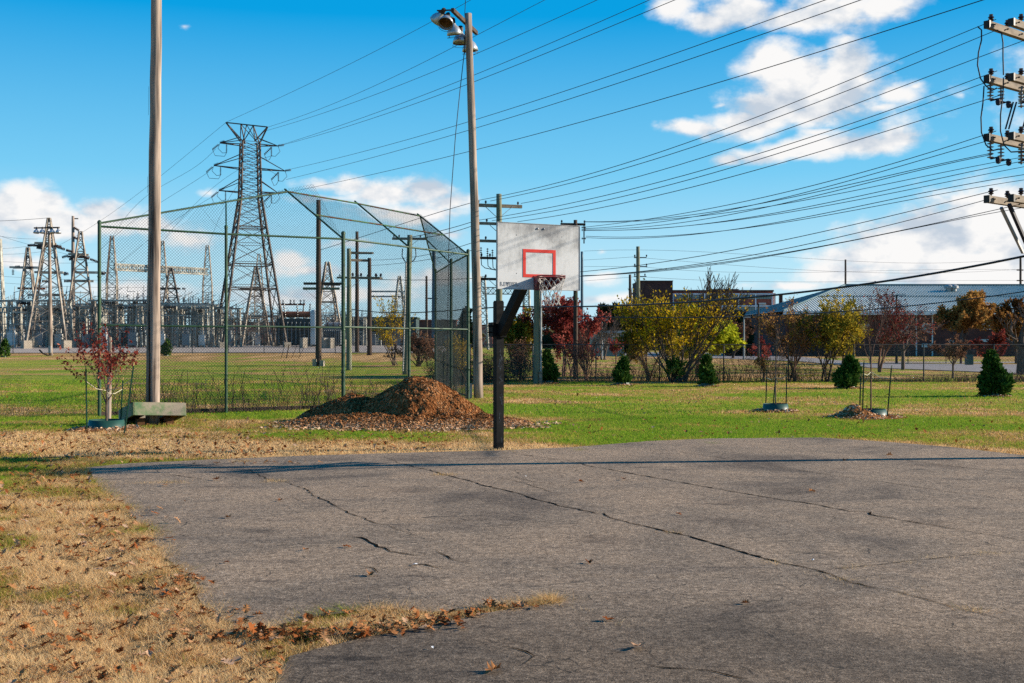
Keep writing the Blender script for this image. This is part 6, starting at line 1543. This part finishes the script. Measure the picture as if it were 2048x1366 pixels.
def hall():
    Y = 150; s = Y / F; X = lambda px: (px - CX) * s; Z = lambda py: H + (CY - py) * s
    t = thing('metal_roofed_hall', 'long dark brick hall with a ribbed pale metal roof', 'building', (X(1830), Y + 12, 0))
    mb = MB(); mb.box(((X(1570) + X(2230)) / 2, Y + 15, Z(629) / 2 - .2), (X(2230) - X(1570), 30, Z(629) + .4)); mb.build('wall', M['brick_dark'], t)
    # roof: ridge runs left to right, 12 m behind the eave, hip at the left end
    D = 15.0; k = (Y + D) / Y
    def PR(px, py, Yv): return P(px, py, Yv)
    e0 = Vector((X(1562), Y - 1.2, Z(622))); e1 = Vector((X(2260), Y - 1.2, Z(622))); rz = hgt(571, Y + D)
    r0 = Vector((P(1690, 571, Y + D).x, Y + D, rz)); r1 = Vector((P(2031, 565, Y + D).x, Y + D, rz + .35)); g1 = Vector((P(2260, 571, Y + D).x, Y + D, rz))
    b0 = Vector((e0.x, Y + 31, e0.z)); b1 = Vector((e1.x, Y + 31, e1.z)); q1 = Vector((e1.x, Y + D, rz))
    mb = MB(); mb.add([e0, e1, q1, r0, b0, b1], [(0, 1, 2, 3), (0, 3, 4), (3, 2, 5, 4), (1, 5, 2), (0, 4, 5, 1)]); mb.build('roof', M['roof_metal'], t)
    mb = MB(); n = 122
    for i in range(n + 1):
        x = e0.x + (e1.x - e0.x) * i / n; 
        if x < r0.x:
            f = (x - e0.x) / (r0.x - e0.x); p2 = e0.lerp(r0, f)
        else: p2 = Vector((x, Y + D, rz))
        mb.bar(Vector((x, e0.y, e0.z + .10)), p2 + Vector((0, 0, .10)), .12, .03)
    for i in range(1, 44):
        f = i / 44; p1 = e0.lerp(b0, f); p2 = e0.lerp(r0, 2 * f) if f < .5 else b0.lerp(r0, 2 - 2 * f)
        mb.bar(p1 + Vector((0, 0, .08)), p2 + Vector((0, 0, .08)), .16, .08)
    mb.build('roof_seams', M['roof_seam'], t)
    mb = MB(); mb.bar(r0 + Vector((0, 0, .1)), q1 + Vector((0, 0, .1)), .5, .2); mb.bar(e0.lerp(r0, .0) + Vector((0, 0, .05)), r0 + Vector((0, 0, .1)), .3, .2); mb.build('ridge_cap', M['roof_seam'], t)
    mb = MB(); mb.box(((e0.x + e1.x) / 2, Y - 1.25, (Z(622) + Z(630)) / 2 - .02), (e1.x - e0.x, .12, Z(622) - Z(630))); mb.build('fascia', M['fascia'], t)
    mb = MB(); c = r0.lerp(e0, 0); zz = e0.z + (rz - e0.z) * .52; yy = e0.y + (Y + D - e0.y) * .52
    mb.bar(Vector((X(1640), yy, zz + .12)), Vector((e1.x, yy, zz + .12)), .2, .1); mb.build('snow_rail', M['roof_seam'], t)
    for px in (1832, 1864, 1988, 2060):
        mb = MB(); mb.box((X(px), Y - .12, Z(630) / 2), (.14, .14, Z(630))); mb.build('downpipe', M['fascia'], t)
    for (px, py, w, h_) in ((1808, 655, 15, 16), (1852, 656, 17, 17), (1775, 656, 14, 16), (1971, 653, 18, 11), (2020, 653, 14, 11), (1730, 656, 14, 16)):
        mb = MB(); mb.box((X(px), Y - .05, Z(py)), (w * s, .1, h_ * s)); wd = mb.build('window', M['pale_glass'], t)
        mb = MB()
        for e in (-.5, 0, .5): mb.bar((X(px) + e * w * s, Y - .14, Z(py - h_ / 2)), (X(px) + e * w * s, Y - .14, Z(py + h_ / 2)), .08)
        for e in (-.5, 0, .5): mb.bar((X(px) - w * s / 2, Y - .14, Z(py) + e * h_ * s), (X(px) + w * s / 2, Y - .14, Z(py) + e * h_ * s), .08)
        mb.build('window_frame', M['tank_white'], wd)
    for (px, py, w, h_) in ((1853, 691, 20, 7), (1905, 683, 18, 5), (1968, 681, 22, 5)):
        mb = MB(); mb.box((X(px), Y - .05, Z(py)), (w * s, .1, h_ * s)); mb.build('basement_window', M['pale_glass'], t)
    for px in (1897, 1908):
        p = P(px, 578, Y + 11); mb = MB(); mb.lathe(p - Vector((0, 0, .9)), [(.35, 0), (.35, 1.0), (.6, 1.0), (.6, 1.3), (.3, 1.5), (0, 1.55)], 12); mb.build('roof_vent', M['galv'], t)
hall()
# small street things
def lamp_post(label, px, Y, top, arm, mat='lamp_dark'):
    b = GY(px, Y); z = hgt(top, Y); t = thing('street_lamp', label, 'street lamp', b, 'thin street lamps by the road'); mb = MB(); mb.tube([b, Vector((b.x, b.y, z))], [.11, .07], 8); mb.build('post', M[mat], t)
    mb = MB(); mb.bar(Vector((b.x, b.y, z - .05)), Vector((b.x + arm, b.y, z + .05)), .08); mb.build('arm', M[mat], t)
    mb = MB(); mb.box((b.x + arm * 1.15, b.y, z + .03), (.6, .3, .16)); mb.build('lamp_head', M['tank_white'], t)
lamp_post('dark lamp post before the ribbed metal roof', 1793, 98, 590, .35)
lamp_post('dark lamp post in front of the brick factory middle', 1429, 170, 588, .7)
lamp_post('dark lamp post beside the red hydrant', 1517, 105, 608, .3)
lamp_post('grey pole lamp before the factory right end', 1488, 120, 634, .3, 'grey_steel')
lamp_post('thin lamp post by the storage container', 1204, 125, 640, .3, 'grey_steel')
b = GY(1524, 118); t = thing('fire_hydrant', 'small bright red hydrant by the road', 'hydrant', b); mb = MB(); mb.lathe(b, [(.16, 0), (.16, .06), (.12, .08), (.12, .42), (.15, .45), (.12, .55), (0, .62)], 10); mb.build('barrel', M['bright_red'], t); mb = MB(); mb.lathe(b + Vector((-.2, 0, .34)), [(.06, 0), (.06, .4)], 8, Vector((1, 0, 0))); mb.build('nozzle', M['bright_red'], t)
b = GY(1938, 92); t = thing('litter_bin', 'green bin on a post across the right lawn', 'bin', b); mb = MB(); mb.box(b + Vector((0, 0, .45)), (.5, .5, .8)); mb.build('container', M['collar'], t); mb = MB(); mb.box(b + Vector((0, 0, 1.05)), (.3, .3, .4)); mb.build('hood', M['lamp_dark'], t)

# ------------------------------------------------------------------ chain link fences
def fence(label, pts, hh, spacing, cell, r, prad=.03, mat='chain', name='chain_link_fence', posts_at=None, arms=False):
    pts = [Vector((p[0], p[1], float(terrain(p[0], p[1])))) for p in pts]
    t = thing(name, label, 'fence', pts[0]); Hz = Vector((0, 0, hh))
    ps = []
    for a, b in zip(pts[:-1], pts[1:]):
        n = max(1, round((b - a).length / spacing)); ps += [a.lerp(b, k / n) for k in range(n)]
    ps.append(pts[-1])
    for p in ps: p.z = float(terrain(p.x, p.y))
    for p in ps:
        mb = MB(); mb.tube([p - Vector((0, 0, .1)), p + Hz * 1.02], prad, 6)
        if arms: mb.bar(p + Hz, p + Hz + Vector((0, -.3, .35)), .04)
        mb.build('post', M['chain_far'], t)
    mb = MB(); mb.tube([p + Hz for p in ps], prad * .7, 5, cap=False); mb.build('top_rail', M['tower_steel'], t)
    mb = MB()
    for a, b in zip(ps[:-1], ps[1:]): chain(mb, [a, b, b + Hz, a + Hz], cell, r)
    if arms:
        for k in range(3):
            for a, b in zip(ps[:-1], ps[1:]): o = Hz + Vector((0, -.1 * (k + 1), .117 * (k + 1))); mb.tri(a + o, b + o, .008)
    mb.build('mesh', M[mat], t)
fence('rusty chain link fence running behind the trees at the right', [(-2.0, 56.5), (4, 56.0), (16, 55.0), (32, 54.0)], 1.72, 3.0, .06, .0022, .032, 'chain_far')
fence('tall pale security fence in front of the gravel yard', [(-95, 146), (-62, 146), (-40, 147), (-9, 149)], 2.9, 4.2, .22, .007, .05, 'chain_far', arms=True)
fence('low far chain link fence beside the metal roofed hall', [P(1740, 0, 100)[:2], P(2120, 0, 100)[:2]], 1.1, 3.0, .2, .006, .04, 'chain_far')
# leaning stakes near the yard
for i, (x, y, dx_) in enumerate(((562, 708, 8), (573, 714, 5), (583, 716, 12), (597, 716, 14))):
    Y = 128; b = GY(x, Y); mb = MB(); mb.bar(b, b + Vector((dx_ / F * Y, 0, 1.5)), .09 if i == 1 else .05); tag(mb.build('leaning_stake', M['dark_wood']), ('first', 'second', 'third', 'fourth')[i] + ' leaning dark stake from the left, before the security fence', 'stake', 'leaning stakes by the security fence')

# ------------------------------------------------------------------ trees at the right and behind
def T(label, px, Y, top, w, seed, **kw):
    b = GY(px, Y); Hh = hgt(top, Y) - b.z; c_ = kw.pop('cat', 'tree'); return tree(c_, label, c_, b, Hh, w / F * Y, seed, **kw)
T('spreading yellow leaved tree with many bare shoots, centre right', 1358, 54.5, 534, 232, 101, bark='bark', leaf='lf_yellow', nleaf=15000, lsize=.092, stems=9, lvl=4, stem_fan=.75, kids=(2, 3), spread=.34, up=.085, wig=.07, r0=.06, minr=.0125, lsel=lambda q: np.clip(1.35 - np.abs(q[:, 2] - .36) * 3.0, 0.03, 1) * np.where(q[:, 0] < .2, 1, .38))
T('low yellow green tree forming the left part behind bare shoots', 1300, 57, 612, 110, 102, bark='bark', leaf='lf_yg', nleaf=5200, lsize=.10, stems=5, lvl=4, stem_fan=.6, spread=.6, r0=.05, tbias=.1)
T('round bright green willow behind the yellow tree', 1396, 62, 610, 134, 103, bark='bark', leaf='lf_willow', nleaf=26000, lsize=.14, stems=1, lvl=4, spread=.75, droop=1.6, r0=.12, cluster=.10)
T('crimson tree between two dark poles', 1135, 63, 586, 134, 104, bark='twig_red', leaf='lf_red', nleaf=12500, lsize=.115, stems=5, lvl=4, stem_fan=.35, spread=.55, up=.03, r0=.05, lsel=lambda q: np.clip((q[:, 2] - .12) * 4, 0, 1))
T('yellow green tree behind the square hoop pole', 1030, 64, 612, 105, 105, bark='bark', leaf='lf_yg', nleaf=7500, lsize=.11, stems=5, lvl=4, stem_fan=.5, spread=.6, r0=.05, tbias=.1)
T('yellow leaved shrub left of the leaning floodlight pole', 912, 60, 668, 62, 106, bark='bark', leaf='lf_yellow', nleaf=1200, lsize=.10, stems=6, lvl=3, stem_fan=.4, spread=.5, r0=.04, cat='shrub')
T('rounded mass of brown twigs right of the hoop pole', 1043, 57, 672, 74, 107, bark='bark_dark', leaf='lf_brown', nleaf=2600, lsize=.06, stems=14, lvl=3, stem_fan=.9, spread=.7, r0=.03, cat='shrub')
T('bare twiggy shrub between the pole and the small evergreen', 1172, 58, 640, 62, 108, bark='twig_red', leaf='lf_brown', nleaf=350, lsize=.07, stems=10, lvl=3, stem_fan=.6, spread=.45, up=.08, r0=.03, cat='shrub', minr=.008)
T('brown leaved twin trunk tree left of the yellow green fence trees', 1588, 55, 590, 138, 109, bark='twig_red', leaf='lf_orange', nleaf=1900, lsize=.08, stems=4, lvl=4, stem_fan=.45, spread=.5, kids=(2, 4), r0=.06, minr=.008)
T('yellow green tree left of the broad evergreen', 1650, 54.5, 592, 118, 110, bark='bark_dark', leaf='lf_yg', nleaf=6500, lsize=.095, stems=4, lvl=4, stem_fan=.45, spread=.6, r0=.05, tbias=.08)
T('yellow topped young tree just behind the broad evergreen', 1684, 55.5, 575, 84, 111, bark='bark', leaf='lf_yellow', nleaf=1500, lsize=.09, stems=3, lvl=4, stem_fan=.3, spread=.5, r0=.05, minr=.006)
T('purplish bare tree behind the staked bare sapling', 1758, 72, 572, 150, 112, bark='twig_red', leaf='lf_red', nleaf=1100, lsize=.10, stems=2, lvl=4, spread=.6, stem_fan=.3, kids=(3, 4), r0=.09, minr=.010, tbias=-.25)
T('second purplish bare tree with spreading low limbs', 1806, 78, 600, 112, 113, bark='bark', leaf='lf_brown', nleaf=1200, kids=(3, 4), lsize=.10, stems=1, lvl=4, spread=.7, r0=.11, trunk=.3, minr=.010)
T('oval rust orange tree in front of the hall', 1922, 98, 586, 104, 114, bark='bark', leaf='lf_orange', nleaf=15000, lsize=.19, stems=1, lvl=4, spread=.5, r0=.10, trunk=.25, lsel=lambda q: np.clip((q[:, 2] - .18) * 5, 0, 1))
T('rust red tree at the right edge in front of the hall', 2032, 100, 600, 90, 115, bark='bark', leaf='lf_orange', nleaf=12000, lsize=.19, stems=1, lvl=4, spread=.55, r0=.10, trunk=.25, tbias=-.25, lsel=lambda q: np.clip((q[:, 2] - .2) * 5, 0, 1))
T('small brown leaved tree beyond the fence, below the orange tree', 1906, 60, 672, 58, 116, bark='bark', leaf='lf_brown', nleaf=2200, lsize=.09, stems=1, lvl=3, spread=.6, r0=.05, trunk=.35, lsel=lambda q: np.clip((q[:, 2] - .3) * 5, 0, 1))
T('small red brown tree behind the nearest evergreen', 1991, 57, 664, 62, 117, bark='bark', leaf='lf_redor', nleaf=2300, lsize=.09, stems=1, lvl=3, spread=.6, r0=.05, trunk=.4, tbias=-.1, lsel=lambda q: np.clip((q[:, 2] - .3) * 5, 0, 1))
T('thick trunked bare tree cut by the right edge', 2045, 67, 596, 104, 118, bark='bark', leaf=None, stems=1, lvl=4, spread=.6, r0=.30, trunk=.5, minr=.012, up=.06)
T('leafless tree left of the brick tower', 1205, 120, 600, 90, 119, bark='bark', leaf=None, stems=3, lvl=4, stem_fan=.4, spread=.5, r0=.10, minr=.02)
T('dark bare tree in front of the factory', 1462, 130, 618, 72, 120, bark='bark_dark', leaf='lf_brown', nleaf=1600, lsize=.15, stems=2, lvl=4, spread=.6, r0=.12, minr=.02, tbias=-.3)
T('small crimson tree on the verge before the factory', 1531 - 8, 75, 674, 38, 121, bark='bark', leaf='lf_red', nleaf=900, lsize=.09, stems=1, lvl=3, spread=.5, r0=.04, trunk=.3)
T('small pinkish tree beside the storage container', 1232, 100, 678, 30, 122, bark='twig_red', leaf='lf_red', nleaf=800, lsize=.12, stems=1, lvl=3, spread=.5, r0=.05, trunk=.3)
T('thin yellowing tree in the yard seen through the backstop', 790, 92, 588, 72, 123, bark='bark', leaf='lf_yellow', nleaf=1300, lsize=.12, stems=5, lvl=3, stem_fan=.4, spread=.4, r0=.05, minr=.01)
T('brown shrub mass low behind the middle of backstop', 838, 88, 664, 96, 124, bark='bark_dark', leaf='lf_brown', nleaf=5200, lsize=.11, stems=12, lvl=3, stem_fan=.8, spread=.7, r0=.04, cat='shrub')
T('young yellow leaved shoots inside the right backstop wing', 910, 43, 676, 42, 125, bark='bark', leaf='lf_yellow', nleaf=420, lsize=.06, stems=4, lvl=3, stem_fan=.25, spread=.35, r0=.02, cat='shrub')
T('leafy shrub at the foot of the yellow tree', 1345, 53.2, 712, 40, 126, bark='bark_dark', leaf='lf_everg', nleaf=1200, lsize=.09, stems=6, lvl=3, stem_fan=.5, spread=.6, r0=.02, cat='shrub')
T('small orange leaved shrub beside the twin trunk tree', 1527, 54, 705, 34, 127, bark='bark', leaf='lf_orange', nleaf=260, lsize=.07, stems=5, lvl=3, stem_fan=.4, spread=.5, r0=.02, cat='shrub')
for i, (px, Y, top, w, lab) in enumerate([(1204, 190, 613, 17, 'first'), (1218, 192, 618, 14, 'second'), (1235, 190, 611, 19, 'third'), (1252, 191, 614, 16, 'fourth'), (1262, 188, 624, 18, 'fifth'), (932, 230, 617, 22, 'lone'), (1480, 150, 630, 40, 'broad')]):
    b = GY(px, Y); lb = {'lone': 'dark conifer tip left of the leaning floodlight pole', 'broad': 'broad dark evergreen below the factory windows'}.get(lab, lab + ' dark conifer from the left in the row above the container')
    evergreen('conifer', lb, b, hgt(top, Y) - b.z, w * (1.5 if i < 6 else 1) / F * Y, 200 + i, 2600, 'lf_conifer', 'dark conifers in the distance', lambda z: (1 - z) ** .8, False, .5, 'conifer', False)

# thickets along the fence: uncountable brush
def brush(label, pts, n, h, mats, seed, depth=.8, leafm='lf_brown', nl=0, ls=.06):
    rg = random.Random(seed); mb = MB(); tp = []
    seg = list(zip(pts[:-1], pts[1:]))
    for _ in range(n):
        a, b = rg.choice(seg); f = rg.random(); p = Vector(a).lerp(Vector(b), f); p = Vector((p.x + rg.gauss(0, .2), p.y + rg.gauss(0, depth), 0))
        hv = .35 + 1.0 * float(fbm(np.array([p.x * .9]), np.array([3.3]), seed, 3)[0]) ** 1.3
        hh = h * hv * rg.uniform(.4, 1.15); p.z = float(terrain(p.x, p.y)); d = Vector((rg.uniform(-.45, .45), rg.uniform(-.4, .4), 1))
        for _k in range(4):
            q = p + d * (hh / 4); mb.tri(p, q, .0070 - .0014 * _k, rg.randrange(2)); 
            if _k: 
                w = q + Vector((rg.uniform(-.3, .3), rg.uniform(-.3, .3), rg.uniform(.0, .3))) * hh * .7; mb.tri(q, w, .0035, rg.randrange(2)); tp.append(w)
            p = q; d += Vector((rg.uniform(-.35, .35), rg.uniform(-.3, .3), rg.uniform(-.1, .1))); tp.append(p)
    o = mb.build('brush', [M[m_] for m_ in mats]); tag(o, label, 'brush', 'dead brush along the fence', 'stuff')
    if nl:
        r = np.random.default_rng(seed); idx = r.integers(0, len(tp), nl); c = np.array([tp[i][:] for i in idx]) + r.normal(0, .06, (nl, 3))
        v, f, tt = leaf_quads(c, np.zeros((nl, 3)), np.full(nl, ls), r.beta(2, 2, nl), seed); lo = mesh_np('brush_leaves', v, f, M[leafm], o, {'tint': tt}); lo['kind'] = 'stuff'
fl = lambda a, b, Y=55.3: [((a - CX) / F * Y, Y, 0), ((b - CX) / F * Y, Y, 0)]
brush('dead brown brush between the hoop pole and the yellow tree', fl(1012, 1290), 640, 1.3, ('straw_stem', 'twig_red'), 301, .6, nl=700)
brush('dark tangle of stems under the yellow tree', fl(1285, 1440), 420, 1.2, ('bark', 'straw_stem'), 302, .6, 'lf_orange', 900)
brush('straw coloured brush between the yellow tree and the twin trunk tree', fl(1440, 1600), 340, 1.15, ('straw_stem', 'twig_red'), 303, .5, nl=300)
brush('mixed brush under the yellow green fence trees', fl(1600, 1730), 300, .9, ('bark', 'straw_stem'), 304, .6, 'lf_yg', 900)
brush('low weeds along the foot of the fence at far right', fl(1730, 2080, 54.6), 900, .42, ('straw_stem', 'bark_dark'), 305, .25, nl=300)
brush('dark low brush behind the right wing of the backstop', fl(868, 1010, 54), 600, 1.4, ('bark_dark', 'bark_dark'), 306, 1.2, 'lf_dull', 3000)
# far wooded horizon
def far_wood(label, x0, x1, Y, hmin, hmax, seed, n=9000):
    r = np.random.default_rng(seed); px = r.uniform(x0, x1, n); Yv = Y + r.uniform(-10, 25, n); X = (px - CX) / F * Yv
    top = hmin + (hmax - hmin) * fbm(X / 14, np.full(n, 2.0), seed, 4) ** 1.3 * 1.6
    z = terrain(X, Yv) + top * r.random(n) ** .7
    v, f, tt = leaf_quads(np.stack([X, Yv, z], 1), np.zeros((n, 3)), np.full(n, 1.3), r.normal(.45, .22, n), seed, 1.2)
    tag(mesh_np('far_wood', v, f, M['lf_dull'], attrs={'tint': tt}), label, 'wood', None, 'stuff')
far_wood('dull low treeline behind the substation', -80, 720, 420, 3, 8, 401)
far_wood('dull treeline between backstop and hoop', 700, 1290, 330, 3, 8, 402, 7000)
far_wood('dark planting at the foot of the factory', 1290, 1620, 255, 2, 6, 403, 5000)
far_wood('dull growth beyond the metal roofed hall', 1560, 2300, 420, 2, 7, 404, 3000)
for o in list(bpy.data.objects):
    if o.get('label') and len(o['label'].split()) > 16: o['label'] = ' '.join(o['label'].split()[:16])
